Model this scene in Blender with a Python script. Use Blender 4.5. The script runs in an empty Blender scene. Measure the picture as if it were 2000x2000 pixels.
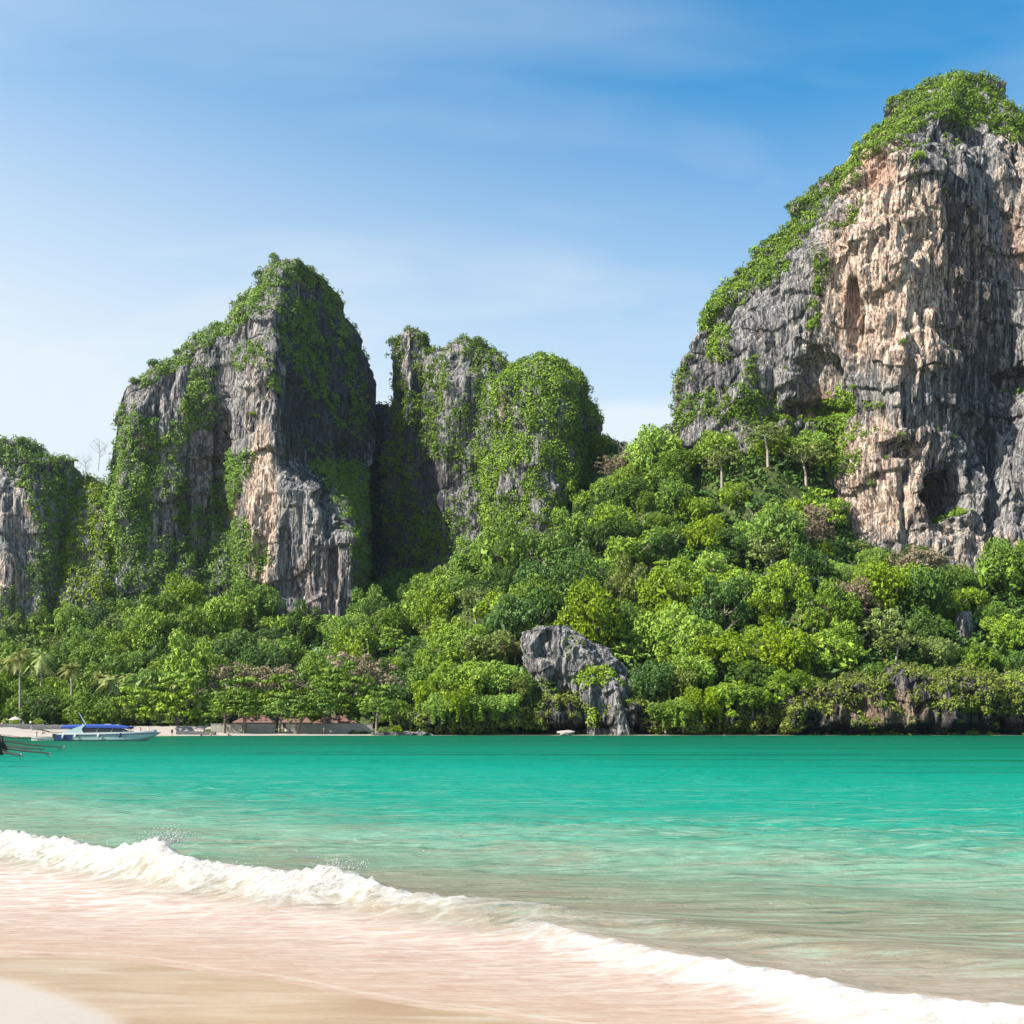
import bpy, math, random
import numpy as np
from mathutils import Vector, Matrix
random.seed(7); rng = np.random.default_rng(7)
C = bpy.context.scene.collection
scene = bpy.context.scene

# ------------------------------------------------------------------ camera, sky, sun, exposure
F = 2145.0; HOR = 1420.0; EYE = 2.0
cd = bpy.data.cameras.new('camera'); cam = bpy.data.objects.new('camera', cd); C.objects.link(cam)
cam.location = (0, 0, EYE); cam.rotation_euler = (math.radians(90), 0, 0)
cd.sensor_width = 36; cd.lens = F/2000*36; cd.shift_y = (HOR-1000)/2000
cd.clip_end = 30000; cd.clip_start = 0.1
scene.camera = cam

SUN_EL = math.radians(43)
SDX, SDY = -0.95, -0.36          # horizontal direction towards the sun
_h = math.hypot(SDX, SDY); SDX /= _h; SDY /= _h
SUNV = Vector((SDX*math.cos(SUN_EL), SDY*math.cos(SUN_EL), math.sin(SUN_EL)))
ld = bpy.data.lights.new('sun', 'SUN'); sun = bpy.data.objects.new('sun', ld); C.objects.link(sun)
ld.energy = 5.0; ld.angle = math.radians(0.53); ld.color = (1.0, 0.93, 0.80)
sun.rotation_euler = SUNV.to_track_quat('Z', 'Y').to_euler()
scene.view_settings.view_transform = 'Standard'; scene.view_settings.look = 'None'
scene.view_settings.gamma = 1; scene.view_settings.use_curve_mapping = False
scene.view_settings.exposure = 1.3
scene.cycles.max_bounces = 4; scene.cycles.diffuse_bounces = 1; scene.cycles.glossy_bounces = 2
scene.cycles.transmission_bounces = 3; scene.cycles.transparent_max_bounces = 4
scene.cycles.volume_bounces = 0

def lin(c):
    return tuple((x/12.92 if x <= .04045 else ((x+.055)/1.055)**2.4) for x in (v/255 for v in c))

class NT:
    """small helper round a node tree"""
    def __init__(s, nt): s.nt = nt; nt.nodes.clear()
    def n(s, t, **kw):
        nd = s.nt.nodes.new(t)
        ins = kw.pop('ins', {})
        for k, v in kw.items(): setattr(nd, k, v)
        for k, v in ins.items():
            if hasattr(v, 'is_output') or isinstance(v, bpy.types.NodeSocket): s.nt.links.new(v, nd.inputs[k])
            else: nd.inputs[k].default_value = v
        return nd
    def l(s, a, b): s.nt.links.new(a, b)
    def math(s, op, a, b=None, c=None, clamp=False):
        nd = s.nt.nodes.new('ShaderNodeMath'); nd.operation = op; nd.use_clamp = clamp
        for i, v in enumerate((a, b, c)):
            if v is None: continue
            if isinstance(v, bpy.types.NodeSocket): s.l(v, nd.inputs[i])
            else: nd.inputs[i].default_value = v
        return nd.outputs[0]
    def mix(s, f, a, b, blend='MIX'):
        nd = s.nt.nodes.new('ShaderNodeMix'); nd.data_type = 'RGBA'; nd.blend_type = blend
        for i, v in ((0, f), (6, a), (7, b)):
            if isinstance(v, bpy.types.NodeSocket): s.l(v, nd.inputs[i])
            else: nd.inputs[i].default_value = v if i == 0 else (*v[:3], 1)
        return nd.outputs[2]
    def ramp(s, f, stops, interp='LINEAR'):
        nd = s.nt.nodes.new('ShaderNodeValToRGB'); nd.color_ramp.interpolation = interp
        el = nd.color_ramp.elements
        while len(el) > 1: el.remove(el[-1])
        el[0].position = stops[0][0]; el[0].color = (*stops[0][1][:3], 1)
        for p, c in stops[1:]:
            e = el.new(p); e.color = (*c[:3], 1)
        s.l(f, nd.inputs[0]); return nd.outputs[0]
    def remap(s, v, a, b, c=0., d=1.):
        nd = s.nt.nodes.new('ShaderNodeMapRange'); s.l(v, nd.inputs[0])
        for i, x in enumerate((a, b, c, d)): nd.inputs[i+1].default_value = x
        return nd.outputs[0]
    def noise(s, vec, scale, detail=3, rough=.5, dist=0):
        nd = s.nt.nodes.new('ShaderNodeTexNoise'); s.l(vec, nd.inputs['Vector'])
        nd.inputs['Scale'].default_value = scale; nd.inputs['Detail'].default_value = detail
        nd.inputs['Roughness'].default_value = rough; nd.inputs['Distortion'].default_value = dist
        return nd.outputs['Fac']
    def mapping(s, vec, scale=(1,1,1), rot=(0,0,0), loc=(0,0,0)):
        nd = s.nt.nodes.new('ShaderNodeMapping'); s.l(vec, nd.inputs[0])
        nd.inputs['Scale'].default_value = scale; nd.inputs['Rotation'].default_value = rot; nd.inputs['Location'].default_value = loc
        return nd.outputs[0]

world = bpy.data.worlds.new('World'); scene.world = world; world.use_nodes = True
w = NT(world.node_tree)
sky = w.n('ShaderNodeTexSky', sky_type='NISHITA', sun_disc=False, sun_elevation=SUN_EL,
          sun_rotation=math.atan2(SDX, SDY), altitude=0, air_density=1.0, dust_density=0.6, ozone_density=3.0)
tc = w.n('ShaderNodeTexCoord')
sep = w.n('ShaderNodeSeparateXYZ', ins={0: tc.outputs['Generated']})
hs = w.n('ShaderNodeHueSaturation', ins={'Hue': .486, 'Saturation': 1.38, 'Value': 1.36, 'Fac': 1.0, 'Color': sky.outputs[0]})
zc = w.math('MAXIMUM', sep.outputs[2], 0.02)
# cirrus sheet: project the view direction on a layer overhead
dv = w.math('ADD', zc, 0.22)
cx = w.math('DIVIDE', sep.outputs[0], dv); cy = w.math('DIVIDE', sep.outputs[1], dv)
cmb = w.n('ShaderNodeCombineXYZ', ins={0: cx, 1: cy, 2: 0.0})
m1 = w.mapping(cmb.outputs[0], (0.6, 1.15, 1), (0, 0, .25), (3.1, 1.7, 0))
n1 = w.noise(m1, 1.1, 5, .52, .6)
m2 = w.mapping(cmb.outputs[0], (0.9, 2.2, 1), (0, 0, .1), (7.3, .4, 0))
n2 = w.noise(m2, 1.4, 4, .55, .3)
cl = w.math('ADD', w.math('MULTIPLY', n1, .7), w.math('MULTIPLY', n2, .3))
cl = w.remap(cl, .44, .62)
low = w.remap(sep.outputs[2], 0.02, 0.62, .95, 0.22)
cl = w.math('MULTIPLY', cl, low)
hz = w.remap(sep.outputs[2], 0.15, 0.50, .97, 0.0)
side = w.remap(sep.outputs[0], -.45, .22, .42, 0.0)     # milky veil on the sun's side
vz = w.remap(sep.outputs[2], .1, .75, 1.0, .60)
al = w.math('ADD', w.math('ADD', w.math('MULTIPLY', cl, .8), hz), w.math('MULTIPLY', side, vz), clamp=True)
al = w.math('MINIMUM', al, .93)
colr = w.mix(al, hs.outputs[0], (5.1, 5.55, 5.8))
bg = w.n('ShaderNodeBackground', ins={0: colr, 1: 0.068})
out = w.n('ShaderNodeOutputWorld', ins={0: bg.outputs[0]})

# ------------------------------------------------------------------ numeric helpers
_pr = np.random.default_rng(11)
_perm = _pr.permutation(256).astype(np.int32); _perm = np.concatenate([_perm, _perm, _perm])
_g = _pr.normal(size=(256, 3)); _g = (_g/np.linalg.norm(_g, axis=1, keepdims=True)).astype(np.float32)*1.5
def pn(x, y, z, seed=0):
    x = np.asarray(x, np.float32)+seed*17.31; y = np.asarray(y, np.float32)+seed*7.77; z = np.asarray(z, np.float32)+seed*3.3
    x, y, z = np.broadcast_arrays(x, y, z)
    xi = np.floor(x).astype(np.int32); yi = np.floor(y).astype(np.int32); zi = np.floor(z).astype(np.int32)
    xf = x-xi; yf = y-yi; zf = z-zi; xi &= 255; yi &= 255; zi &= 255
    u = xf*xf*xf*(xf*(xf*6-15)+10); v = yf*yf*yf*(yf*(yf*6-15)+10); ww = zf*zf*zf*(zf*(zf*6-15)+10)
    def gr(i, j, k):
        h = _perm[_perm[_perm[xi+i]+yi+j]+zi+k]; g = _g[h]
        return g[..., 0]*(xf-i)+g[..., 1]*(yf-j)+g[..., 2]*(zf-k)
    def lp(a, b, t): return a+(b-a)*t
    return lp(lp(lp(gr(0,0,0), gr(1,0,0), u), lp(gr(0,1,0), gr(1,1,0), u), v),
              lp(lp(gr(0,0,1), gr(1,0,1), u), lp(gr(0,1,1), gr(1,1,1), u), v), ww)
def fbm(x, y, z, o=4, seed=0, g=.5):
    r = 0; a = 1; f = 1
    for i in range(o): r = r+a*pn(x*f, y*f, z*f, seed+i); a *= g; f *= 2.03
    return r
def sst(e0, e1, x):
    t = np.clip((x-e0)/(e1-e0), 0, 1); return t*t*(3-2*t)
def world_pt(px, py, Y):
    return np.array([(px-1000)/F*Y, Y, EYE+(HOR-py)/F*Y])
def proj(P):
    Y = np.maximum(P[..., 1], .1)
    return 1000+P[..., 0]/Y*F, HOR-(P[..., 2]-EYE)/Y*F

def tag(o, label=None, cat=None, group=None, kind=None):
    if label: o['label'] = label
    if cat: o['category'] = cat
    if group: o['group'] = group
    if kind: o['kind'] = kind
    return o
def np_mesh(name, V, Fc, smooth=True, attrs=None, mats=()):
    """V (n,3); Fc (m,3|4)"""
    me = bpy.data.meshes.new(name); V = np.ascontiguousarray(V, np.float32); Fc = np.ascontiguousarray(Fc, np.int32)
    k = Fc.shape[1]; m = len(Fc)
    me.vertices.add(len(V)); me.vertices.foreach_set('co', V.ravel())
    me.loops.add(m*k); me.loops.foreach_set('vertex_index', Fc.ravel())
    me.polygons.add(m); me.polygons.foreach_set('loop_start', np.arange(m, dtype=np.int32)*k)
    me.polygons.foreach_set('use_smooth', np.full(m, smooth))
    for an, dom, val in (attrs or []):
        val = np.ascontiguousarray(val, np.float32)
        if val.ndim == 1: a = me.attributes.new(an, 'FLOAT', dom); a.data.foreach_set('value', val)
        else: a = me.attributes.new(an, 'FLOAT_VECTOR', dom); a.data.foreach_set('vector', val.ravel())
    for mt in mats: me.materials.append(mt)
    me.update(calc_edges=True); me.validate(verbose=False)
    return me
def add(name, me, parent=None, loc=(0,0,0), rz=0, sc=None):
    o = bpy.data.objects.new(name, me); C.objects.link(o); o.location = loc; o.rotation_euler = (0, 0, rz)
    if sc is not None: o.scale = sc if hasattr(sc, '__len__') else (sc, sc, sc)
    if parent is not None: o.parent = parent
    return o
def grid_faces(nr, nc, wrap=False):
    r = np.arange(nr-1)[:, None]; c = np.arange(nc if wrap else nc-1)[None, :]; c2 = (c+1) % nc
    return np.stack([r*nc+c, (r+1)*nc+c, (r+1)*nc+c2, r*nc+c2], -1).reshape(-1, 4)

# ------------------------------------------------------------------ materials
def mat(name):
    m = bpy.data.materials.new(name); m.use_nodes = True; return m, NT(m.node_tree)
def plain(name, col, rough=.6, metal=0., var=.12, scale=6., bump=0.0, spec=.5):
    m, t = mat(name)
    tcn = t.n('ShaderNodeTexCoord'); nz = t.noise(tcn.outputs['Object'], scale, 4, .6)
    c = t.mix(nz, tuple(x*(1-var) for x in col), tuple(min(1, x*(1+var)) for x in col))
    b = t.n('ShaderNodeBsdfPrincipled', ins={'Base Color': c, 'Roughness': rough, 'Metallic': metal, 'Specular IOR Level': spec})
    if bump:
        bp = t.n('ShaderNodeBump', ins={'Strength': bump, 'Distance': .05, 'Height': nz}); t.l(bp.outputs[0], b.inputs['Normal'])
    t.n('ShaderNodeOutputMaterial', ins={0: b.outputs[0]}); return m

def rock_mat(name, detail=1.0, tone=(1, 1, 1)):
    m, t = mat(name)
    geo = t.n('ShaderNodeNewGeometry'); P = geo.outputs['Position']
    warm = t.n('ShaderNodeAttribute', attribute_name='warm').outputs['Fac']
    orange = t.n('ShaderNodeAttribute', attribute_name='orange').outputs['Fac']
    dark = t.n('ShaderNodeAttribute', attribute_name='dark').outputs['Fac']
    big = t.noise(P, .05, 4, .6)
    streak = t.noise(t.mapping(P, (.75, .75, .045)), 1.0, 5, .68, .25)
    fine = t.noise(t.mapping(P, (1.0, 1.0, .28)), 1.1, 6, .68)
    grey = t.ramp(t.math('ADD', t.math('MULTIPLY', streak, .6), t.math('MULTIPLY', fine, .4)),
                  [(.32, (.030, .034, .045)), (.42, (.115, .116, .126)), (.50, (.235, .228, .23)), (.62, (.42, .40, .38))])
    cream = t.ramp(fine, [(.28, (.16, .105, .08)), (.41, (.30, .21, .16)), (.52, (.55, .43, .35)), (.68, (.76, .66, .57))])
    wf = t.math('ADD', warm, t.math('MULTIPLY', t.math('SUBTRACT', streak, .5), 1.7))
    wf = t.remap(wf, .35, .72)
    c = t.mix(wf, grey, cream)
    of = t.remap(t.math('ADD', orange, t.math('MULTIPLY', t.math('SUBTRACT', t.noise(t.mapping(P, (.4, .4, .09)), 1.0, 6, .7), .5), 2.0)), .38, .78)
    c = t.mix(t.math('MULTIPLY', of, .6), c, (.46, .26, .18))
    st2 = t.noise(t.mapping(P, (.5, .5, .016), loc=(40, 3, 9)), 1.0, 6, .70)
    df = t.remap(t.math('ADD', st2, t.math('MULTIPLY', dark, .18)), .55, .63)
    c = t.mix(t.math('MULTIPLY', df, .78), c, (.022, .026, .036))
    # joints: thin dark cracks, mostly upright
    cr = t.math('ABSOLUTE', t.math('SUBTRACT', t.noise(t.mapping(P, (.55, .55, .10), loc=(7, 1, 2)), 1.0, 4, .6, .6), .5))
    crk = t.remap(cr, .018, .0)
    c = t.mix(t.math('MULTIPLY', crk, .8), c, (.016, .016, .02))
    lich = t.remap(t.noise(t.mapping(P, (.4, .4, .3), loc=(4, 33, 9)), 1.0, 6, .7), .58, .70)
    c = t.mix(t.math('MULTIPLY', lich, .45), c, (.085, .105, .04))
    c = t.mix(1.0, c, tone, 'MULTIPLY')
    vor = t.n('ShaderNodeTexVoronoi', feature='F1', distance='CHEBYCHEV', ins={'Vector': t.mapping(P, (.75, .75, .26)), 'Scale': 1.0, 'Detail': 2.0, 'Roughness': .6})
    h = t.math('ADD', t.math('MULTIPLY', t.noise(t.mapping(P, (1, 1, .30)), .9, 8, .72), 1.0), t.math('MULTIPLY', t.noise(P, 2.2, 5, .7), .35))
    h = t.math('ADD', h, t.math('MULTIPLY', vor.outputs['Distance'], .65)); h = t.math('SUBTRACT', h, t.math('MULTIPLY', crk, .8))
    bp = t.n('ShaderNodeBump', ins={'Strength': 1.0*detail, 'Distance': 1.15*detail, 'Height': h})
    b = t.n('ShaderNodeBsdfPrincipled', ins={'Base Color': c, 'Roughness': .92, 'Specular IOR Level': .12, 'Normal': bp.outputs[0]})
    t.n('ShaderNodeOutputMaterial', ins={0: b.outputs[0]}); return m
M_ROCK = rock_mat('limestone')
M_TIDE = rock_mat('tide_stained_limestone', 1.0, (.44, .43, .41))

def leaf_mat(name, ca, cb, cc=None, trans=.35, objvar=.10):
    """ca..cb leaf colours by tint, cc = odd dry leaves"""
    m, t = mat(name)
    tint = t.n('ShaderNodeAttribute', attribute_name='tint').outputs['Fac']
    oi = t.n('ShaderNodeObjectInfo')
    geo = t.n('ShaderNodeNewGeometry')
    pn_ = t.noise(geo.outputs['Position'], .12, 3, .6)
    f = t.math('ADD', t.math('MULTIPLY', tint, .65), t.math('MULTIPLY', t.math('SUBTRACT', pn_, .5), 1.1))
    f = t.math('ADD', f, .17, clamp=True)
    c = t.mix(f, ca, cb)
    if cc is not None:
        c = t.mix(t.math('MULTIPLY', t.math('GREATER_THAN', tint, .93), .8), c, cc)
    hsn = t.n('ShaderNodeHueSaturation', ins={'Hue': t.remap(oi.outputs['Random'], 0, 1, .5-objvar*.15, .5+objvar*.15),
              'Saturation': t.remap(oi.outputs['Random'], 0, 1, 1.05, .9), 'Value': t.remap(oi.outputs['Random'], 0, 1, 1-objvar*3, 1+objvar*3), 'Fac': 1.0, 'Color': c})
    d = t.n('ShaderNodeBsdfPrincipled', ins={'Base Color': hsn.outputs[0], 'Roughness': .55, 'Specular IOR Level': .25})
    tr = t.n('ShaderNodeBsdfTranslucent', ins={'Color': t.mix(.5, hsn.outputs[0], (.10, .14, .005), 'ADD')})
    mx = t.n('ShaderNodeMixShader', ins={0: trans, 1: d.outputs[0], 2: tr.outputs[0]})
    t.n('ShaderNodeOutputMaterial', ins={0: mx.outputs[0]}); return m
L_GREEN = leaf_mat('leaf_green', (.038, .095, .006), (.175, .280, .012), (.24, .34, .03), .09, .06)
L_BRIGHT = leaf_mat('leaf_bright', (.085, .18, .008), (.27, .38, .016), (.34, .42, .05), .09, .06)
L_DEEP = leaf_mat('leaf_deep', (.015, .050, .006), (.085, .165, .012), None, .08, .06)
L_OLIVE = leaf_mat('leaf_olive', (.08, .125, .022), (.21, .27, .045), (.30, .27, .10), .09, .06)
L_DRY = leaf_mat('leaf_dry', (.13, .105, .055), (.28, .22, .145), (.33, .21, .16), .15)
L_PALM = leaf_mat('leaf_palm', (.12, .17, .03), (.30, .34, .09), (.34, .28, .10), .25)
M_BARK = plain('bark', (.17, .14, .11), .9, var=.4, scale=3, bump=.4)
M_BARKP = plain('bark_pale', (.30, .27, .22), .85, var=.3, scale=3)
# ------------------------------------------------------------------ coast line and shore distance
# swash edge of the near beach, round the bay on the left, then the far beach and the foot of the sea cliffs
SHORE = np.array([(60, -25), (14, 0.5), (6, 4.6), (2.2, 6.5), (0, 7.6), (-1.4, 8.4), (-3.1, 9.43), (-4.5, 9.75), (-7.5, 10.6), (-13, 14.5), (-24, 24),
                  (-36, 36), (-60, 62), (-90, 110), (-112, 165), (-116, 205), (-106, 218), (-97, 224), (-83, 238), (-78, 250), (-60, 256), (-40, 258), (-25, 262),
                  (-12, 264), (0, 264), (40, 264), (100, 262), (150, 262), (190, 262), (240, 250), (300, 262), (420, 300), (600, 380), (900, 600)], float)
def spline(PL, k=6):
    """Catmull-Rom through the points"""
    PL = np.asarray(PL, float); Q = np.vstack([2*PL[0]-PL[1], PL, 2*PL[-1]-PL[-2]]); out = []
    for i in range(1, len(Q)-2):
        for t_ in np.arange(k)/k:
            a, b_, c_, d_ = Q[i-1:i+3]; out.append(.5*(2*b_+(c_-a)*t_+(2*a-5*b_+4*c_-d_)*t_**2+(3*b_-a-3*c_+d_)*t_**3))
    return np.array(out+[Q[-2]])
_nd = spline(SHORE[:11], 5)[:-1]; SHORE_NEAR = len(_nd)+1; SHORE = np.vstack([_nd, SHORE[10:]])
def seg_dist(X, Y, PL, close=False):
    """unsigned distance, arclength of the nearest point, sign (left/right) of the nearest segment"""
    best = np.full(X.shape, 1e9); arc = np.zeros(X.shape); sg = np.ones(X.shape); a0 = 0
    for i in range(len(PL)-1):
        a = PL[i]; b = PL[i+1]; d = b-a; L = math.hypot(*d)
        t = np.clip(((X-a[0])*d[0]+(Y-a[1])*d[1])/(L*L), 0, 1)
        qx = X-(a[0]+t*d[0]); qy = Y-(a[1]+t*d[1]); dd = np.hypot(qx, qy)
        k = dd < best-1e-6
        cr = d[0]*(Y-a[1])-d[1]*(X-a[0])
        best = np.where(k, dd, best); arc = np.where(k, a0+t*L, arc); sg = np.where(k, np.sign(cr), sg)
        a0 += L
    return best, arc, sg
def shore_s(X, Y):
    """metres offshore (positive over the water)"""
    d, a, s = seg_dist(X, Y, SHORE)
    # polygon test: water lies to the right of the chain walked from the near beach round the bay
    poly = np.vstack([SHORE, [(3000, 600), (3000, -25)]])
    ins = np.zeros(X.shape, bool); n = len(poly); j = n-1
    for i in range(n):
        xi, yi = poly[i]; xj, yj = poly[j]
        if yi != yj:
            c = ((yi > Y) != (yj > Y)) & (X < (xj-xi)*(Y-yi)/(yj-yi)+xi); ins ^= c
        j = i
    return np.where(ins, d, -d)

# ------------------------------------------------------------------ terrain of the headland
# control points px, Y, py of the bare ground (canopies stand above it)
TC = [(-100,268,1429),(0,240,1429),(60,262,1420),(200,262,1422),(330,262,1424),(450,275,1424),(600,275,1425),(750,280,1422),
      (-60,330,1404),(100,330,1400),(300,330,1395),(500,330,1388),(700,330,1380),(830,330,1350),(-60,400,1290),(100,395,1270),(300,385,1270),(480,400,1265),(620,405,1262),(760,400,1255),
      (-60,430,1215),(100,425,1200),(300,425,1180),(500,440,1215),(600,440,1215),(720,440,1200),(840,430,1180),(800,470,1160),
      (830,268,1395),(900,268,1385),(1000,268,1378),(1100,270,1372),(1250,268,1390),(1400,268,1372),(1550,268,1362),(1700,268,1358),(1850,268,1356),(2000,268,1360),(2200,268,1365),
      (900,300,1335),(1000,300,1295),(1100,300,1275),(1250,300,1260),(1400,300,1235),(1600,300,1210),(1800,300,1200),(2000,300,1200),(2200,300,1210),
      (900,350,1245),(1000,350,1190),(1100,350,1155),(1250,350,1090),(1400,350,1060),(1600,350,1040),(1750,345,1140),(1900,340,1160),(2050,335,1180),(2200,335,1190),
      (930,400,1160),(1040,405,1120),(1130,405,1050),(1200,405,960),(1280,405,915),(1350,400,890),(1450,395,880),(1550,390,880),(1640,380,900),(1700,368,1060),
      (1150,440,925),(1230,440,925),(1300,440,900),(1180,520,930),(1300,520,930),(500,600,1200),(900,600,1150),(0,600,1200),(-300,400,1300),(2500,400,1250)]
_tx = np.array([( (p-1000)/F*Y, Y) for p, Y, q in TC]); _tz = np.array([EYE+(HOR-q)/F*Y for p, Y, q in TC])
def _phi(r): return np.sqrt(r*r+12.0**2)
_A = _phi(np.linalg.norm(_tx[:, None]-_tx[None], axis=2)); _n = len(_tx)
_W = np.linalg.solve(np.block([[_A, np.ones((_n, 1))], [np.ones((1, _n)), np.zeros((1, 1))]]), np.append(_tz, 0))
def terrain_z(X, Y):
    sh = X.shape; X = X.ravel(); Y = Y.ravel(); out = np.empty(X.shape)
    for i in range(0, len(X), 40000):
        q = np.stack([X[i:i+40000], Y[i:i+40000]], 1)
        out[i:i+40000] = _phi(np.linalg.norm(q[:, None]-_tx[None], axis=2)) @ _W[:-1]+_W[-1]
    out = out.reshape(sh); X = X.reshape(sh); Y = Y.reshape(sh)
    fade = sst(560, 700, Y)*1.0
    out = out*(1-fade)+3*fade
    r = fbm(X/34, Y/34, 0*X, 2, 5)*9.0+fbm(X/12, Y/12, 0*X, 2, 9)*2.2
    return np.maximum(out+r*sst(6, 22, out), .3)

gx = np.linspace(-420, 420, 281); gy = np.linspace(258, 760, 200)
GX, GY = np.meshgrid(gx, gy)
GZ = terrain_z(GX, GY)
s_off = shore_s(GX, GY)
head = sst(-42, -30, GX)
lim = np.where(GX > -42, -5-4*head, np.where(GX > -76, -12, -40))
GZ = GZ*sst(-.2, 1, (lim-s_off)/5)-1.2*(1-sst(-.2, 1, (lim-s_off)/5))
edge = np.minimum(np.minimum((GX-gx[0]), (gx[-1]-GX)), (gy[-1]-GY)); GZ = GZ*sst(0, 60, edge)+.25*(1-sst(0, 60, edge))
mS, t = mat('jungle_floor')
geo = t.n('ShaderNodeNewGeometry'); P = geo.outputs['Position']
n = t.noise(P, .5, 6, .7)
c = t.ramp(n, [(.3, (.020, .030, .010)), (.5, (.05, .075, .018)), (.7, (.11, .10, .05))])
b = t.n('ShaderNodeBsdfPrincipled', ins={'Base Color': c, 'Roughness': .95, 'Specular IOR Level': .1,
     'Normal': t.n('ShaderNodeBump', ins={'Strength': .8, 'Distance': .8, 'Height': n}).outputs[0]})
t.n('ShaderNodeOutputMaterial', ins={0: b.outputs[0]})
o = add('hillside', np_mesh('hillside', np.stack([GX, GY, GZ], -1).reshape(-1, 3), grid_faces(len(gy), len(gx))[:, ::-1], mats=[mS]))
tag(o, kind='structure')

# ------------------------------------------------------------------ sand: near beach, bay, far beach, out to the horizon
def sspace(a, b, n, k, c=0.0):
    """points from a to b, dense round c"""
    u0 = np.arcsinh((a-c)/k); u1 = np.arcsinh((b-c)/k)
    return c+k*np.sinh(np.linspace(u0, u1, n))
sx = sspace(-2500, 2500, 380, 3.0, -2.0); sy = np.concatenate([-np.geomspace(2500, 4, 14), np.geomspace(4, 16, 130), np.geomspace(16.3, 190, 40), np.linspace(193, 290, 90), np.geomspace(300, 2600, 16)])
SX, SY = np.meshgrid(sx, sy)
def lap(X, Y): return (.10*pn(X/1.3, Y/1.3, 0*X, 140)+.05*pn(X/.45, Y/.45, 0*X, 141))*np.exp(-np.hypot(X, Y-8)/14)   # scalloped swash edge
ss = shore_s(SX, SY)+lap(SX, SY)
inl = -ss
SZ = np.where(inl > 0, np.minimum(.022*inl+.0009*inl**2, 1.1), .055*inl)
SZ = np.maximum(SZ, -3.0)
near = np.exp(-np.hypot(SX, SY)/40)
SZ = SZ+near*(.012*pn(SX/.9, SY/1.6, 0*SX, 3)+.02*pn(SX/3, SY/2.5, 0*SX, 6))*sst(-.5, 1.5, inl)
far = sst(150, 200, SY)*sst(0, 1, inl)
SZ = SZ+far*(.12*sst(2.6, 3.0, inl)+1.05*sst(20.5, 21.6, inl+1.2*pn(SX/6, SY/6, 0*SX, 12)))*sst(-140, -100, SX-0*SY)*sst(-10, -60, SX)*1.0
# under the headland the sand dives so that it never fights the terrain
SZ = np.where((SY > 258) & (inl > np.where(SX < -34, 60, 12)) & (np.abs(SX) < 400) & (SY < 740), -1.0, SZ)
# shoreward ripple print and the dry part
dry = sst(1.18, 1.42, inl+.35*np.clip(-SX-3.3, -2, 1)+.10*pn(SX/1.5, SY/1.0, 0*SX, 21)) 
mS, t = mat('sand')
geo = t.n('ShaderNodeNewGeometry'); P = geo.outputs['Position']
dr = t.n('ShaderNodeAttribute', attribute_name='dry').outputs['Fac']
grain = t.noise(P, 90, 2, .7)
pat = t.noise(t.mapping(P, (.55, 2.4, 1), (0, 0, -.42)), 1.2, 5, .55, .8)
fo = t.remap(t.noise(t.mapping(P, (.6, 3.8, 1), (0, 0, -.45), (3, 0, 0)), 1.1, 5, .6, 1.2), .60, .66)
wet = t.ramp(pat, [(.3, (.245, .165, .10)), (.5, (.305, .222, .15)), (.7, (.36, .285, .21))])
wet = t.mix(t.math('MULTIPLY', fo, .55), wet, (.36, .315, .265))
dryc = t.mix(grain, (.255, .225, .20), (.335, .305, .275))
c = t.mix(dr, wet, dryc)
c = t.mix(t.remap(grain, .55, .75, 0, .35), c, (.13, .095, .07))
rough = t.mix(dr, (.28,)*3, (.9,)*3)
h = t.math('ADD', t.math('MULTIPLY', grain, .25), t.noise(P, 6, 4, .6))
b = t.n('ShaderNodeBsdfPrincipled', ins={'Base Color': c, 'Roughness': rough, 'Specular IOR Level': .35,
     'Normal': t.n('ShaderNodeBump', ins={'Strength': .25, 'Distance': .02, 'Height': h}).outputs[0]})
t.n('ShaderNodeOutputMaterial', ins={0: b.outputs[0]}); M_SAND = mS
o = add('beach', np_mesh('beach', np.stack([SX, SY, SZ], -1).reshape(-1, 3), grid_faces(len(sy), len(sx))[:, ::-1],
        attrs=[('dry', 'POINT', dry.ravel())], mats=[M_SAND])); tag(o, kind='structure')
SAND = (sx, sy, SZ)
def sand_z(x, y):
    i = np.clip(np.searchsorted(sx, x)-1, 0, len(sx)-2); j = np.clip(np.searchsorted(sy, y)-1, 0, len(sy)-2)
    u = (x-sx[i])/(sx[i+1]-sx[i]); v = (y-sy[j])/(sy[j+1]-sy[j])
    return SZ[j, i]*(1-u)*(1-v)+SZ[j, i+1]*u*(1-v)+SZ[j+1, i]*(1-u)*v+SZ[j+1, i+1]*u*v

# ------------------------------------------------------------------ sea
wx = np.concatenate([-np.geomspace(2500, 60, 22), np.linspace(-57, -14, 70), np.linspace(-13.9, 13.9, 470), np.linspace(14.3, 160, 80), np.geomspace(164, 2500, 20)])
wy = np.concatenate([-np.geomspace(2500, 2, 10), [0, 3, 5], np.geomspace(5.6, 24, 400), np.geomspace(24.15, 300, 150), np.geomspace(306, 2600, 16)])
WX, WY = np.meshgrid(wx, wy); WZ = np.zeros(WX.shape)
ws = shore_s(WX, WY)+lap(WX, WY)
wdeep = seg_dist(WX, WY, SHORE[:SHORE_NEAR])[0]; wdeep = np.where(ws < 0, 0, wdeep)
def crest_pts(lst): return np.array([((px-1000)/F*(F*(EYE-h)/(py-HOR)), F*(EYE-h)/(py-HOR)) for px, py, h in lst])
C1L = [(-500,1570,.42),(0,1628,.40),(100,1641,.40),(230,1660,.38),(380,1682,.40),(470,1695,.36),(560,1707,.36),(640,1706,.38),(700,1724,.30),(800,1746,.24),(900,1757,.24),(1000,1770,.22),(1250,1792,.17),(1500,1822,.13),(2000,1872,.08),(2400,1900,.06)]
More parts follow.
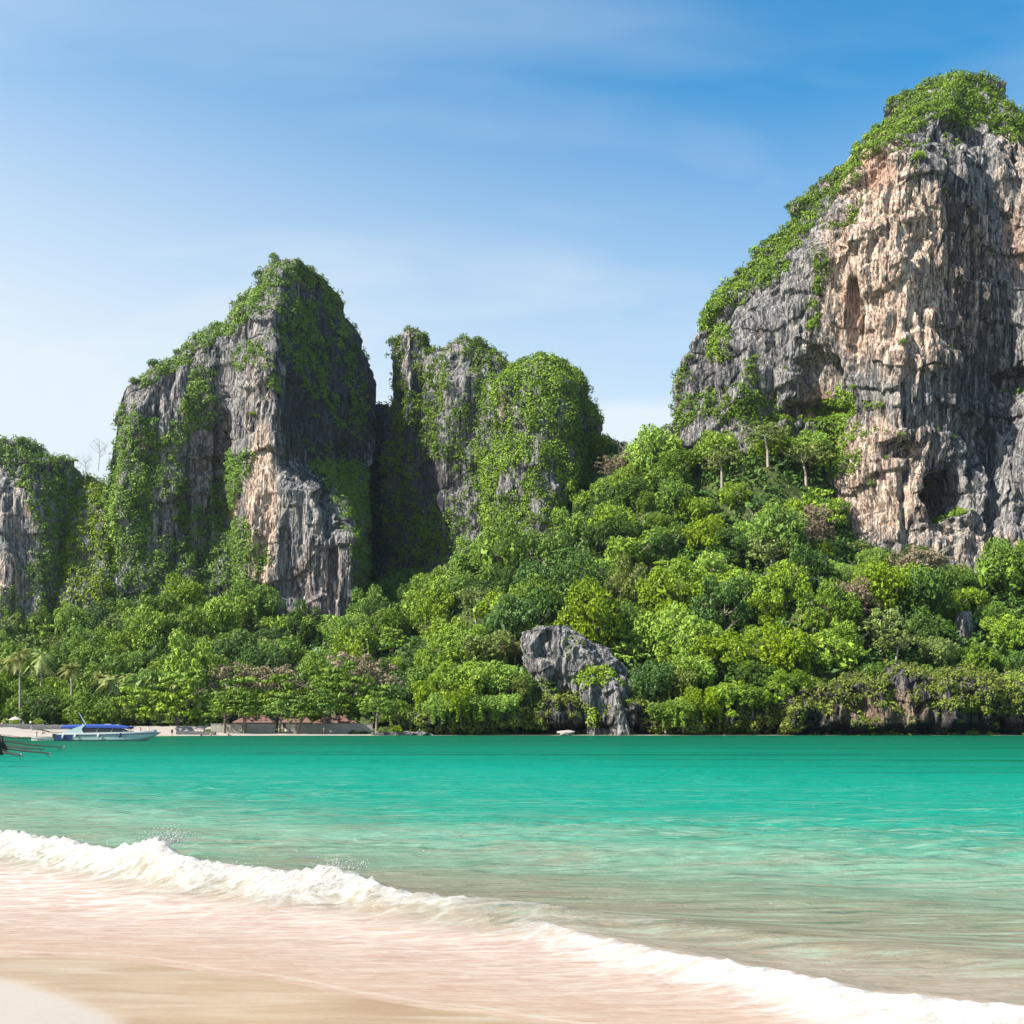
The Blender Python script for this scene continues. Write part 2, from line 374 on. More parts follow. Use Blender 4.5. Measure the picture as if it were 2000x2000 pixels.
C2L = [(900,1800,.02),(1100,1825,.09),(1270,1860,.12),(1520,1897,.17),(1700,1936,.19),(2000,1968,.20),(2500,2010,.2)]
C1 = crest_pts(C1L); C2 = crest_pts(C2L)
def crest_field(PL, hs, X, Y):
    d, a, s = seg_dist(X, Y, PL)
    L = np.concatenate([[0], np.cumsum(np.linalg.norm(np.diff(PL, axis=0), axis=1))])
    return d*np.where(s < 0, 1, -1), np.interp(a, L, hs), a      # + = shoreward
d1, h1, a1 = crest_field(C1, [p[2] for p in C1L], WX, WY)
d2, h2, a2 = crest_field(C2, [p[2] for p in C2L], WX, WY)
wob = .16*pn(WX/1.1, WY/1.1, 0*WX, 31)+.08*pn(WX/.35, WY/.35, 0*WX, 32)
d1w = d1+wob*.6; d2w = d2+wob*.7
prof1 = np.where(d1w < 0, np.exp(-(d1w/.95)**2), np.exp(-(d1w/.30)**2)*.70+.30*np.exp(-(d1w/1.0)**2))
prof2 = np.where(d2w < 0, np.exp(-(d2w/.5)**2), np.exp(-(d2w/.22)**2)*.7+.3*np.exp(-(d2w/.6)**2))
end2 = sst(-1.3, .5, WX)
nearw = np.exp(-np.maximum(WY-10, 0)/60)
openw = sst(.3, 2.5, -d1)                       # seaward of the breaker
swell = .055*np.sin(WY*1.5+WX*.55+1.4*pn(WX/7, WY/5, 0*WX, 41))*openw*np.exp(-np.maximum(-d1, 0)/14)
chop = 1.35*(.055*pn(WX/1.6, WY/.55, 0*WX, 42)+.030*pn(WX/.7, WY/.24, 0*WX, 43)+.015*pn(WX/.3, WY/.11, 0*WX, 48))*openw
chop = chop*(.35+1.1*sst(-.4, .5, pn(WX/9, WY/5, 0*WX, 44)))
calm = sst(0.2, 1.5, ws)
WZ = h1*prof1+h2*prof2*end2+swell+chop*np.exp(-np.maximum(WY-20, 0)/120)
wash = sst(0, .4, d1)*(.012*pn(WX/.8, WY/.22, 0*WX, 45)+.006*pn(WX/.3, WY/.09, 0*WX, 46))
WZ = WZ+wash*calm
fb = np.abs(pn(WX/.16, WY/.12, WZ/.1, 51))+.6*np.abs(pn(WX/.07, WY/.05, 0*WX, 52))
tear = sst(-.25, .35, pn(WX/.9+5, WY/2.0, 0*WX, 53))
# how white the breaker is along its length
k1 = np.interp(a1, np.concatenate([[0], np.cumsum(np.linalg.norm(np.diff(C1, axis=0), axis=1))]),
               [1, 1, 1, 1, 1, .75, .9, 1, .95, .85, .55, .35, .22, .10, .0, 0])
k2 = end2*np.interp(WX, [-1, .6, 1.2, 1.9, 2.6], [.15, .6, .65, .95, 1.0])
wid = .30+.22*pn(WX/1.4, 0*WX, 0*WX, 54)
f1 = k1*sst(-.10, .02, d1w+.05*fb)*(1-sst(wid*.3, wid*3.0, d1w+.3*fb))
f2 = k2*sst(-.08, .03, d2w+.04*fb)*(1-sst(.12, .95, d2w+.2*fb))
foam = np.clip(np.maximum(f1, f2), 0, 1)
WZ = WZ+foam*(.075*fb-.02)*np.minimum(1, h1/.3+.25)
# jagged lip thrown up by the breaking crest
lip = k1**2*np.exp(-((d1w-.02)/.13)**2)
WZ = WZ+lip*(.10*np.maximum(0, pn(WX/.22, WY/.22, 0*WX, 55))+.06*np.maximum(0, pn(WX/.09, WY/.09, 0*WX, 56)))
bump_ = np.exp(-((a1-(C1L and 0))**2)/1e9)
spx = (332-1000)/F*14.6
WZ = WZ+.17*np.exp(-((WX-spx)/.38)**2)*np.exp(-((d1w-.05)/.22)**2)*(1+.8*pn(WX/.1, WY/.1, 0*WX, 57))
WZ = WZ+.05*np.exp(-((WX+1.95)/.45)**2)*np.exp(-((d1w-.05)/.2)**2)
WZ = np.where(ws < 0, np.minimum(WZ, 0), WZ)
WZ = WZ*np.where(ws < .35, sst(-.2, .35, ws), 1)+.004
inlw = np.clip(-ws, 0, None); WZ = WZ-.02*np.minimum(inlw, 20)
shoreward = sst(.1, .9, d1)*(1-.72*end2*sst(.25, -.35, d2))
mW, t = mat('sea_water')
geo = t.n('ShaderNodeNewGeometry'); P = geo.outputs['Position']
at = lambda n: t.n('ShaderNodeAttribute', attribute_name=n).outputs['Fac']
s_a = at('offshore'); dp_a = at('fromnear'); f_a = at('foam'); w_a = at('washzone')
sepp = t.n('ShaderNodeSeparateXYZ', ins={0: P})
lowf = t.noise(t.mapping(P, (.03, .11, 1)), 1.0, 4, .55, .5)
def wc(r, g, b_): return tuple(x/2.6 for x in lin((r, g, b_)))             # upwelling light of the water as an albedo
lg = t.math('LOGARITHM', t.math('MAXIMUM', dp_a, .5), 10)                   # 0.5 m .. 300 m
lg = t.math('ADD', lg, t.math('MULTIPLY', t.math('SUBTRACT', lowf, .5), .40))
body = t.ramp(t.remap(lg, -.2, 2.6), [(.0, wc(205,188,165)), (.27, wc(178,170,148)), (.33, wc(168,172,148)), (.385, wc(148,186,158)), (.43, wc(150,208,180)), (.475, wc(80,190,162)),
       (.52, wc(20,192,166)), (.61, wc(0,190,166)), (.70, wc(0,170,142)), (.80, wc(0,146,112)), (.92, wc(0,130,94))])
streak = t.noise(t.mapping(P, (.5, 2.6, 1), (0, 0, -.05)), 1.0, 5, .6, .6)
str2 = t.noise(t.mapping(P, (.8, 6.5, 1), (0, 0, .03)), 1.0, 6, .65, .9)
patch = t.noise(t.mapping(P, (.12, .5, 1), (0, 0, .05), (2, 9, 0)), 1.0, 4, .6, .5)
body = t.mix(t.math('MULTIPLY', t.remap(streak, .48, .68), t.remap(dp_a, 22, 4)), body, wc(172,164,142))
nearm = t.math('MULTIPLY', t.remap(dp_a, 40, 9), t.remap(patch, .36, .56))
body = t.mix(t.math('MULTIPLY', t.remap(str2, .50, .64), t.math('MULTIPLY', nearm, .75)), body, wc(196,222,200))  # light ripple lines painted into the water colour
body = t.mix(t.math('MULTIPLY', t.remap(str2, .46, .34), t.math('MULTIPLY', t.remap(sepp.outputs[1], 260, 20), .55)), body, wc(54,120,98))  # dark sides of the ripples painted in likewise
band = t.noise(t.mapping(P, (.018, .16, 1), (0, 0, .02), (5, 2, 0)), 1.0, 4, .6, .4)
body = t.mix(t.math('MULTIPLY', t.remap(band, .52, .64), t.math('MULTIPLY', t.remap(dp_a, 20, 60), .6)), body, wc(0,108,80))
band2 = t.noise(t.mapping(P, (.010, .05, 1), (0, 0, .03), (15, 7, 0)), 1.0, 4, .6, .4)
body = t.mix(t.math('MULTIPLY', t.remap(band2, .56, .68), t.math('MULTIPLY', t.remap(dp_a, 40, 90), .35)), body, wc(52,150,104))
# wash zone: foam film over sand
fl1 = t.noise(t.mapping(P, (1.3, 7.5, 1), (0, 0, -.08)), 1.0, 6, .62, 1.0)
fl2 = t.noise(t.mapping(P, (5, 24, 1), (0, 0, -.12)), 1.0, 4, .6, .8)
vl = t.n('ShaderNodeTexVoronoi', feature='DISTANCE_TO_EDGE', ins={'Vector': t.n('ShaderNodeVectorMath', operation='ADD', ins={0: t.mapping(P, (1.6, 5.0, 1), (0, 0, -.1)), 1: t.n('ShaderNodeTexNoise', ins={'Vector': P, 'Scale': 1.4, 'Detail': 3.0}).outputs['Color']}).outputs[0], 'Scale': 1.0})
lace = t.math('MULTIPLY', t.remap(vl.outputs['Distance'], .13, .0), t.remap(s_a, .3, 4.5, .02, .22))
film = t.math('ADD', t.math('ADD', t.math('MULTIPLY', fl1, .6), t.math('MULTIPLY', fl2, .4)), t.math('SUBTRACT', lace, .035))
washc = t.ramp(film, [(.30, (.245, .172, .145)), (.42, (.30, .228, .200)), (.53, (.35, .292, .265)), (.66, (.41, .372, .35))])
edge_t = t.remap(s_a, 0.0, 2.4)
washc = t.mix(t.math('MULTIPLY', t.remap(edge_t, 1, 0), .55), washc, (.26, .185, .125))
c = t.mix(w_a, body, washc)
ef = t.math('MULTIPLY', t.remap(t.math('ABSOLUTE', t.math('SUBTRACT', s_a, .04)), .05, .0), .28)
c = t.mix(ef, c, (.42, .39, .36))
fm = t.remap(t.math('ADD', f_a, t.math('MULTIPLY', t.math('SUBTRACT', film, .5), 1.3)), .22, .85)
foamc = t.ramp(t.noise(t.mapping(P, (3, 6, 3)), 1.6, 6, .7), [(.34, (.22, .215, .205)), (.5, (.32, .32, .315)), (.66, (.41, .41, .405))])
c = t.mix(fm, c, foamc)
c = t.mix(t.math('MULTIPLY', w_a, 0.0), c, c)
wv1 = t.noise(t.mapping(P, (1.2, 5.0, 1), (0, 0, .06)), 1.0, 5, .62, .7)
wv2 = t.noise(t.mapping(P, (.25, .9, 1), (0, 0, -.1)), 1.0, 4, .6, .5)
wv3 = t.noise(t.mapping(P, (7, 22, 1)), 1.0, 3, .6, .5)
hh = t.math('ADD', t.math('ADD', t.math('MULTIPLY', wv1, .42), t.math('MULTIPLY', wv2, .9)), t.math('MULTIPLY', wv3, .05))
hh = t.math('ADD', hh, t.math('MULTIPLY', t.math('MULTIPLY', t.noise(P, 14, 4, .7), f_a), .10))
dist = t.math('MULTIPLY', t.remap(sepp.outputs[1], 8, 160, .20, .80), t.remap(w_a, 0, 1, 1, .35))
bp = t.n('ShaderNodeBump', ins={'Strength': 1.0, 'Distance': dist, 'Height': hh})
rough = t.remap(fm, 0, 1, .16, .8)
df_ = t.n('ShaderNodeBsdfDiffuse', ins={'Color': c, 'Normal': bp.outputs[0]})
gl_ = t.n('ShaderNodeBsdfGlossy', ins={'Color': (.95, .98, 1, 1), 'Roughness': rough, 'Normal': bp.outputs[0]})
fr_ = t.n('ShaderNodeFresnel', ins={'IOR': 1.33, 'Normal': bp.outputs[0]})
fac = t.math('MULTIPLY', t.math('MINIMUM', t.math('MULTIPLY', fr_.outputs[0], .55), t.remap(sepp.outputs[1], 12, 60, .20, .09)), t.remap(t.math('MAXIMUM', fm, w_a), 0, 1, 1, .35))
b = t.n('ShaderNodeMixShader', ins={0: fac, 1: df_.outputs[0], 2: gl_.outputs[0]})
t.n('ShaderNodeOutputMaterial', ins={0: b.outputs[0]}); M_WATER = mW
o = add('sea', np_mesh('sea', np.stack([WX, WY, WZ], -1).reshape(-1, 3), grid_faces(len(wy), len(wx))[:, ::-1],
        attrs=[('offshore', 'POINT', ws.ravel()), ('fromnear', 'POINT', wdeep.ravel()), ('foam', 'POINT', foam.ravel()), ('washzone', 'POINT', shoreward.ravel())], mats=[M_WATER]))
tag(o, kind='structure')
# spray thrown off the breaking crest
def blob_mesh(name, Cn, R, mats):
    """many small irregular octahedra"""
    base = np.array([(1,0,0),(-1,0,0),(0,1,0),(0,-1,0),(0,0,1),(0,0,-1)], float); fs = np.array([(0,2,4),(2,1,4),(1,3,4),(3,0,4),(2,0,5),(1,2,5),(3,1,5),(0,3,5)])
    n = len(Cn); V = Cn[:, None]+base[None]*R[:, None, None]*rng.uniform(.5, 1.5, (n, 6, 1)); Fc = (fs[None]+np.arange(n)[:, None, None]*6).reshape(-1, 3)
    return np_mesh(name, V.reshape(-1, 3), Fc, mats=mats)
M_FOAM = plain('foam', (.40, .41, .41), .6, var=.05)
def along(PL, hs, n, jit):
    L = np.concatenate([[0], np.cumsum(np.linalg.norm(np.diff(PL, axis=0), axis=1))]); a = rng.uniform(L[1], L[8], n)
    x = np.interp(a, L, PL[:, 0]); y = np.interp(a, L, PL[:, 1]); h = np.interp(a, L, hs); return x, y, h
x, y, h = along(C1, [p[2] for p in C1L], 2600, 0)
cl_ = np.maximum(0, pn(x/.5, y/.5, 0*x, 60))
keep = rng.random(len(x)) < .02+.9*cl_**1.5
x, y, h = x[keep], y[keep], h[keep]; cl_ = cl_[keep]
P1 = np.stack([x+rng.normal(0, .05, len(x)), y-rng.normal(.02, .07, len(x)), h+.02+np.abs(rng.normal(0, .025+.03*cl_, len(x)))], 1)
n = 900; r = np.abs(rng.normal(0, 1, n)); an = rng.uniform(-1.3, 1.0, n)
an = np.round(an*4)/4+rng.normal(0, .03, n)*r            # the drops fly off in a dozen thin jets
P2 = np.stack([spx+.05+np.sin(an)*r*.26+rng.normal(0, .10, n)*(rng.random(n) < .35), 14.45+rng.normal(0, .08, n), .46+np.cos(an)*r*.15-.02*r**2], 1)
n = 260; P3 = np.stack([-1.92+rng.normal(0, .16, n), 12.35+rng.normal(0, .1, n), .40+np.abs(rng.normal(0, .06, n))], 1)
PP = np.concatenate([P1, P2, P3]); R = np.clip(np.exp(rng.normal(-5.3, .5, len(PP))), .002, .011)
o = add('spray', blob_mesh('spray', PP, R, [M_FOAM])); tag(o, 'white droplets thrown up off the crest of the breaking wave', 'spray', kind='stuff')
# ------------------------------------------------------------------ cliffs
def blobs(px, py, lst):
    v = np.zeros(px.shape)
    for cx, cy, rx, ry, k in lst:
        v = np.maximum(v, k*np.clip(1.6-1.6*np.sqrt(((px-cx)/rx)**2+((py-cy)/ry)**2)**1.3, 0, 1))
    return v
def strokes(px, py, lst):
    """soft mask of polylines (points, radius, strength)"""
    v = np.zeros(px.shape)
    for pts, rad, k in lst:
        d, a, s = seg_dist(px, py, np.array(pts, float)) if len(pts) > 1 else (np.hypot(px-pts[0][0], py-pts[0][1]), 0, 0)
        v = np.maximum(v, k*np.clip(1.5-d/rad, 0, 1))
    return v
def smooth_cols(A, k, wrap=False):
    ker = np.hanning(k+2)[1:-1]; ker /= ker.sum(); pad = k//2
    out = np.empty_like(A)
    for i in range(A.shape[2]):
        B = np.pad(A[..., i], ((0, 0), (pad, pad)), mode='edge')
        acc = 0
        for j in range(k): acc = acc+ker[j]*B[:, j:j+A.shape[1]]
        out[..., i] = acc
    return out
def rock_disp(P, amp=1.0, seed=0, slab=1.0):
    x, y, z = P[..., 0], P[..., 1], P[..., 2]
    wx_ = x+3.0*pn(x/22, y/22, z/22, seed+70); wy_ = y+3.0*pn(x/22, y/22, z/22, seed+71)
    d = 4.5*pn(wx_/38, wy_/38, z/75, seed+1)
    d = d+3.4*(np.abs(pn(wx_/15, wy_/15, z/60, seed+2))*2-.5)
    d = d+2.0*(np.abs(pn(wx_/6, wy_/6, z/38, seed+3))*2-.5)
    led = pn(wx_/20, wy_/20, z/14, seed+4); d = d+slab*2.6*(sst(-.06, .06, led)-.5)+slab*1.1*(sst(-.04, .04, pn(wx_/9, wy_/9, z/8, seed+5))-.5)
    d = d+1.0*(np.abs(pn(wx_/2.7, wy_/2.7, z/15, seed+6))*2-.5)*(.5+1.0*sst(-.3, .3, pn(wx_/18, wy_/18, z/22, seed+12)))
    d = d+.42*(np.abs(pn(x/1.3, y/1.3, z/6, seed+7))*2-.5)+.22*pn(x/.7, y/.7, z/1.3, seed+8)
    return d*amp
def loft(name, guides, thick, top, bot, nr, ncf, ncb=40, rowpow=1.0, smooth=.06, amp=1.0, slab=1.0, seed=0, fs=1.0, wref=70., carve=(), paint=None, bulge=0.0, label=None, mats=None):
    """guides: left edge, inner ridges, right edge; each a list of (py, px, Y)"""
    v = np.linspace(0, 1, nr)**rowpow; pys = top+(bot-top)*v
    G = []
    for g in guides:
        g = sorted(g); gp = np.array(g, float)
        G.append((np.interp(pys, gp[:, 0], gp[:, 1]), np.interp(pys, gp[:, 0], gp[:, 2])))
    pl, Yl = G[0]; pr, Yr = G[-1]
    w = np.clip((pr-pl)/wref, 0, 1)[:, None]**.6
    pts = []
    for px, Y in G:
        px = np.clip(px, pl, pr); u = (px-pl)/np.maximum(pr-pl, 1e-3); Ye = Yl+(Yr-Yl)*u
        Y = Ye+(Y-Ye)*w[:, 0]
        pts.append(np.stack([(px-1000)/F*Y, Y, EYE+(HOR-pys)/F*Y], -1))
    K = np.stack(pts, 1)                                         # rows x guides x 3
    mid = K[nr//2]; L = np.concatenate([[0], np.cumsum(np.linalg.norm(np.diff(mid[:, :2], axis=0), axis=1)+.5)])
    uu = np.linspace(0, L[-1], ncf)
    idx = np.clip(np.searchsorted(L, uu, side='right')-1, 0, len(L)-2); tt = ((uu-L[idx])/(L[idx+1]-L[idx]))[None, :, None]
    front = K[:, idx]*(1-tt)+K[:, idx+1]*tt
    k = max(3, int(ncf*smooth)|1)
    front = smooth_cols(front, k)
    front[:, 0] = K[:, 0]; front[:, -1] = K[:, -1]
    s_ = np.linspace(0, 1, ncb+2)[1:-1][None, :, None]; A = K[:, -1][:, None]; B = K[:, 0][:, None]
    back = A*(1-s_)+B*s_
    back[..., 1] = np.maximum(A[..., 1], B[..., 1])*np.sin(np.pi*s_[..., 0])**.5+(A*(1-s_)+B*s_)[..., 1]*(1-np.sin(np.pi*s_[..., 0])**.5)+thick*np.sin(np.pi*s_[..., 0])**.6*w
    P = np.concatenate([front, back], 1); nc = P.shape[1]
    T = np.roll(P, -1, 1)-np.roll(P, 1, 1); T = np.where(np.linalg.norm(T, axis=-1, keepdims=True) < 1e-3, np.array([1., 0, 0]), T)
    N = np.stack([T[..., 1], -T[..., 0], 0*T[..., 0]], -1); N /= np.linalg.norm(N, axis=-1, keepdims=True)+1e-6
    px, py = proj(P)
    D = rock_disp(P*fs, amp/fs, seed, slab)
    wtop = np.clip((pr-pl)/(wref*1.6), 0, 1)[:, None]
    D = D*(.15+.85*wtop)
    fr = np.zeros(P.shape[:2]); fr[:, :ncf] = 1
    for cx, cy, rx, ry, dep in carve:
        q = np.sqrt(((px-cx)/rx)**2+((py-cy)/ry)**2)+.25*pn(px/22, py/22, 0*px, 90+int(cx) % 7)
        D = D-dep*(1-sst(.62, 1.1, q))*fr
    P = P+N*D[..., None]
    P[..., 2] += .6*amp/fs*pn(P[..., 0]/3, P[..., 1]/3, P[..., 2]/3, seed+9)*wtop
    # jagged skyline: lift the crest rows a little
    px, py = proj(P)
    at = paint(px, py, P) if paint else {}
    z0 = np.zeros(px.shape)
    attrs = [(n_, 'POINT', at.get(n_, z0).ravel()) for n_ in ('warm', 'orange', 'dark')]
    fc = grid_faces(nr, nc, wrap=True)
    me = np_mesh(name, P.reshape(-1, 3), fc, smooth=False, attrs=attrs, mats=mats or [M_ROCK])
    o = add(name, me)
    if label: tag(o, label[0], label[1])
    else: tag(o, kind='structure')
    # data for planting: vertex normal from the displaced grid
    dc = np.roll(P, -1, 1)-np.roll(P, 1, 1); dr_ = np.gradient(P, axis=0); Nn = np.cross(dr_, dc); Nn /= np.linalg.norm(Nn, axis=-1, keepdims=True)+1e-9
    if (Nn[nr//2, :ncf, 1].mean() > 0): Nn = -Nn
    return dict(o=o, P=P[:, :ncf], N=Nn[:, :ncf], px=px[:, :ncf], py=py[:, :ncf], allP=P, allN=Nn)

# --- the giant on the right
def paint_r(px, py, P):
    warm = blobs(px, py, [(1770,540,230,270,.95),(1700,330,130,130,.75),(1720,930,170,190,.7),(1620,720,60,110,.5),(1980,380,60,260,.5),(1850,1060,160,70,.5),(1960,1080,80,70,.6),(1580,600,60,150,.35)])
    orange = blobs(px, py, [(1712,335,50,70,.8),(1660,620,45,120,.55),(1730,600,60,150,.4),(1600,790,60,50,.75),(1985,480,40,110,.6),(1720,880,60,80,.35),(1640,470,50,60,.4),(1500,650,30,120,.25)])
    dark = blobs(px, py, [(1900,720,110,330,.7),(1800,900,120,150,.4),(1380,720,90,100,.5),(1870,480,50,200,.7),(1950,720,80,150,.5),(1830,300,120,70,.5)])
    return dict(warm=warm, orange=orange, dark=dark)
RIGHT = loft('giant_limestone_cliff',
  [ [(143,1868,400),(160,1822,405),(200,1755,408),(260,1695,410),(300,1665,410),(340,1628,410),(400,1555,410),(470,1500,408),(540,1425,405),(600,1375,405),(660,1350,405),(720,1330,405),(800,1318,405),(860,1300,405),(1450,1280,405)],
    [(143,1880,390),(400,1640,385),(600,1440,390),(800,1400,392),(1450,1380,385)],
    [(143,1885,388),(300,1700,372),(500,1580,372),(700,1520,376),(900,1530,382),(1450,1520,375)],
    [(143,1890,388),(300,1760,362),(500,1670,358),(650,1600,372),(800,1600,378),(1000,1650,368),(1450,1650,362)],
    [(143,1892,388),(300,1800,360),(500,1780,350),(700,1740,349),(900,1720,350),(1050,1760,347),(1450,1760,342)],
    [(143,1898,390),(300,1850,364),(500,1840,358),(700,1850,353),(900,1860,354),(1050,1860,345),(1450,1860,338)],
    [(143,1905,392),(220,1960,384),(300,1985,378),(500,1960,368),(700,1960,366),(900,1960,360),(1060,1970,344),(1450,1980,334)],
    [(143,1907,394),(220,1966,386),(300,2000,374),(500,2030,360),(700,2050,356),(900,2050,352),(1100,2050,338),(1450,2060,332)],
    [(143,1912,400),(165,1945,402),(220,1975,402),(300,2010,402),(420,2090,400),(600,2200,398),(900,2320,395),(1450,2400,390)] ],
  70, 143, 1180, 540, 600, 24, rowpow=1.12, smooth=.05, amp=1.1, slab=.6, seed=3, wref=160,
  carve=[(1838,968,46,54,24),(1590,800,70,26,7),(1990,735,40,26,6),(1668,640,16,110,5),(1890,520,22,150,5),(1600,740,40,70,5),(1935,960,16,170,6),(1750,880,40,20,4),(1905,850,22,60,4),(1780,470,30,40,3)], paint=paint_r)

# --- left peak
def paint_l(px, py, P):
    warm = blobs(px, py, [(510,1010,45,260,.9),(500,760,45,160,.45),(620,1130,90,110,.42),(290,860,30,30,.5),(560,1000,60,80,.25),(330,790,30,40,.3)])
    orange = blobs(px, py, [(283,860,22,24,.9),(455,985,22,40,.8),(520,960,26,60,.35),(440,1000,20,60,.35),(610,1150,80,80,.42),(330,600,1,1,0)])
    dark = blobs(px, py, [(650,740,140,270,1.6),(380,1050,90,120,.4),(400,620,60,80,.3)])  # first blob paints the shade of the right face into the rock
    return dict(warm=warm, orange=orange, dark=dark)
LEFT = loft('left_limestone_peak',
  [ [(505,535,455),(530,515,455),(560,500,455),(600,462,455),(630,440,453),(660,385,452),(690,348,450),(715,300,448),(745,262,446),(770,236,446),(800,228,446),(860,218,446),(950,200,446),(1100,188,446),(1300,185,446)],
    [(505,545,452),(640,445,446),(720,330,438),(800,270,432),(900,240,430),(1100,225,428),(1300,220,424)],
    [(505,548,452),(640,455,440),(760,360,436),(900,350,436),(1100,340,432),(1300,335,420)],
    [(505,550,452),(620,452,436),(760,425,436),(900,440,442),(1000,455,444),(1100,460,438),(1300,460,430)],
    [(505,552,452),(620,470,428),(760,455,420),(900,462,416),(1000,472,414),(1200,484,412),(1300,484,410)],
    [(505,558,452),(620,535,420),(760,533,412),(900,535,409),(1000,540,409),(1100,545,409),(1300,545,408)],
    [(505,575,452),(620,600,446),(760,610,440),(900,605,430),(960,610,408),(1100,620,405),(1300,625,405)],
    [(505,580,453),(620,640,462),(760,670,462),(900,675,456),(980,680,418),(1050,690,406),(1300,692,406)],
    [(505,585,455),(540,625,465),(600,668,480),(680,692,485),(760,725,480),(850,735,475),(960,715,456),(1100,712,440),(1300,712,436)] ],
  45, 505, 1300, 330, 440, 20, rowpow=1.1, smooth=.035, amp=.72, seed=21, wref=90, slab=.8,
  carve=[(400,1000,50,120,5),(330,720,14,60,3),(640,1000,10,60,3),(560,1100,12,70,2.5),(650,1130,12,80,2.5),(430,870,14,110,4)], paint=paint_l)

# --- middle group: two pinnacles and a domed block
def paint_m(px, py, P):
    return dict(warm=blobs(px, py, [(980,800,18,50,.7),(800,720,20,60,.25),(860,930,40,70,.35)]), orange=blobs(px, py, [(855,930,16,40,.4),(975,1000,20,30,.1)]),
                dark=blobs(px, py, [(780,960,110,260,2.2),(1140,930,50,200,1.2)]))  # first blob paints the left peak's shadow onto the pinnacles
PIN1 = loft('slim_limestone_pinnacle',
  [ [(640,795,470),(665,768,472),(720,762,474),(780,758,475),(850,742,478),(1200,735,480)],
    [(640,798,466),(750,790,458),(900,790,460),(1200,780,462)],
    [(640,802,468),(680,830,466),(800,850,458),(900,850,456),(1200,850,450)],
    [(640,806,470),(655,836,470),(690,850,468),(720,880,466),(900,910,466),(1200,920,466)] ],
  20, 640, 1230, 180, 180, 14, amp=.55, seed=31, wref=50, paint=paint_m, rowpow=1.1)
PIN2 = loft('broad_limestone_pinnacle',
  [ [(660,890,462),(685,862,462),(700,838,462),(760,828,462),(850,820,462),(1200,800,462)],
    [(660,896,458),(740,868,446),(850,865,444),(1000,860,444),(1200,860,440)],
    [(660,900,458),(740,912,444),(850,915,444),(1000,930,440),(1200,930,430)],
    [(660,912,462),(672,950,460),(700,990,456),(750,1020,456),(900,1040,456),(1200,1040,456)] ],
  25, 660, 1230, 190, 210, 14, amp=.5, seed=37, wref=50, paint=paint_m, rowpow=1.1)
DOME = loft('domed_limestone_block',
  [ [(697,1050,440),(712,1000,442),(740,965,442),(800,935,440),(900,935,438),(1000,930,436),(1250,920,430)],
    [(697,1055,432),(760,985,424),(900,975,420),(1050,980,416),(1250,980,410)],
    [(697,1060,430),(760,1055,418),(900,1050,412),(1050,1060,408),(1250,1060,400)],
    [(697,1065,432),(760,1110,424),(900,1115,416),(1050,1110,412),(1250,1110,405)],
    [(697,1075,440),(715,1110,444),(745,1140,446),(790,1158,448),(870,1172,448),(960,1180,448),(1250,1190,448)] ],
  35, 697, 1200, 240, 270, 16, amp=.65, seed=41, wref=80, paint=paint_m, rowpow=1.1, carve=[(1125,1000,14,90,4),(1090,1060,10,60,3),(940,1000,14,60,4)])
# --- far left bluff, continuing out of the frame
def paint_f(px, py, P): return dict(warm=blobs(px, py, [(40,1000,60,90,.4),(20,1130,80,80,.45)]), orange=blobs(px, py, [(55,1030,30,60,.35)]), dark=blobs(px, py, [(70,920,60,40,.9)]))
FARL = loft('small_limestone_bluff',
  [ [(858,-60,450),(870,-160,450),(950,-260,450),(1300,-300,450)],
    [(858,-30,440),(900,-80,425),(1300,-120,418)],
    [(858,0,440),(950,10,424),(1300,5,415)],
    [(858,30,442),(950,70,428),(1100,75,424),(1300,80,418)],
    [(858,52,450),(872,74,452),(893,84,453),(898,138,454),(925,152,456),(950,162,456),(1000,190,458),(1300,225,458)] ],
  30, 858, 1290, 170, 230, 14, amp=.6, seed=51, wref=90, paint=paint_f, slab=.7)

SADDLE = loft('notch_ridge',
  [ [(930,158,462),(955,120,460),(1000,95,452),(1300,60,440)],[(930,165,458),(1000,140,440),(1150,135,424),(1300,130,418)],
    [(930,170,458),(1000,200,440),(1150,205,420),(1300,210,414)],[(930,178,462),(945,205,460),(1000,240,452),(1300,270,440)] ],
  20, 930, 1290, 160, 180, 16, amp=.6, seed=55, wref=60, paint=paint_f, slab=.7)

# --- grey outcrop at the water
def paint_o(px, py, P):
    return dict(warm=blobs(px, py, [(1060,1300,60,50,.25)]), orange=0*px, dark=blobs(px, py, [(1060,1260,30,50,.2)]))
OUT1 = loft('leaning_grey_rock',
  [ [(1222,1050,283),(1236,1018,284),(1260,1022,284),(1300,1035,284),(1335,1050,284),(1440,1060,284)],
    [(1222,1060,279),(1260,1035,276),(1300,1048,275),(1340,1062,276),(1440,1068,276)],
    [(1222,1080,278),(1270,1090,276),(1320,1095,276),(1440,1095,277)],
    [(1222,1100,279),(1270,1145,274),(1320,1165,272),(1440,1165,271)],
    [(1222,1112,283),(1240,1130,284),(1262,1178,283),(1295,1215,282),(1330,1235,282),(1440,1248,282)] ],
  12, 1222, 1445, 180, 180, 12, amp=1.0, fs=2.4, seed=61, wref=40, paint=paint_o, slab=.6, carve=[(1068,1262,24,34,2.6),(1105,1390,26,50,4)],
  label=('craggy grey limestone outcrop leaning out of the jungle at the waterline', 'rock'))
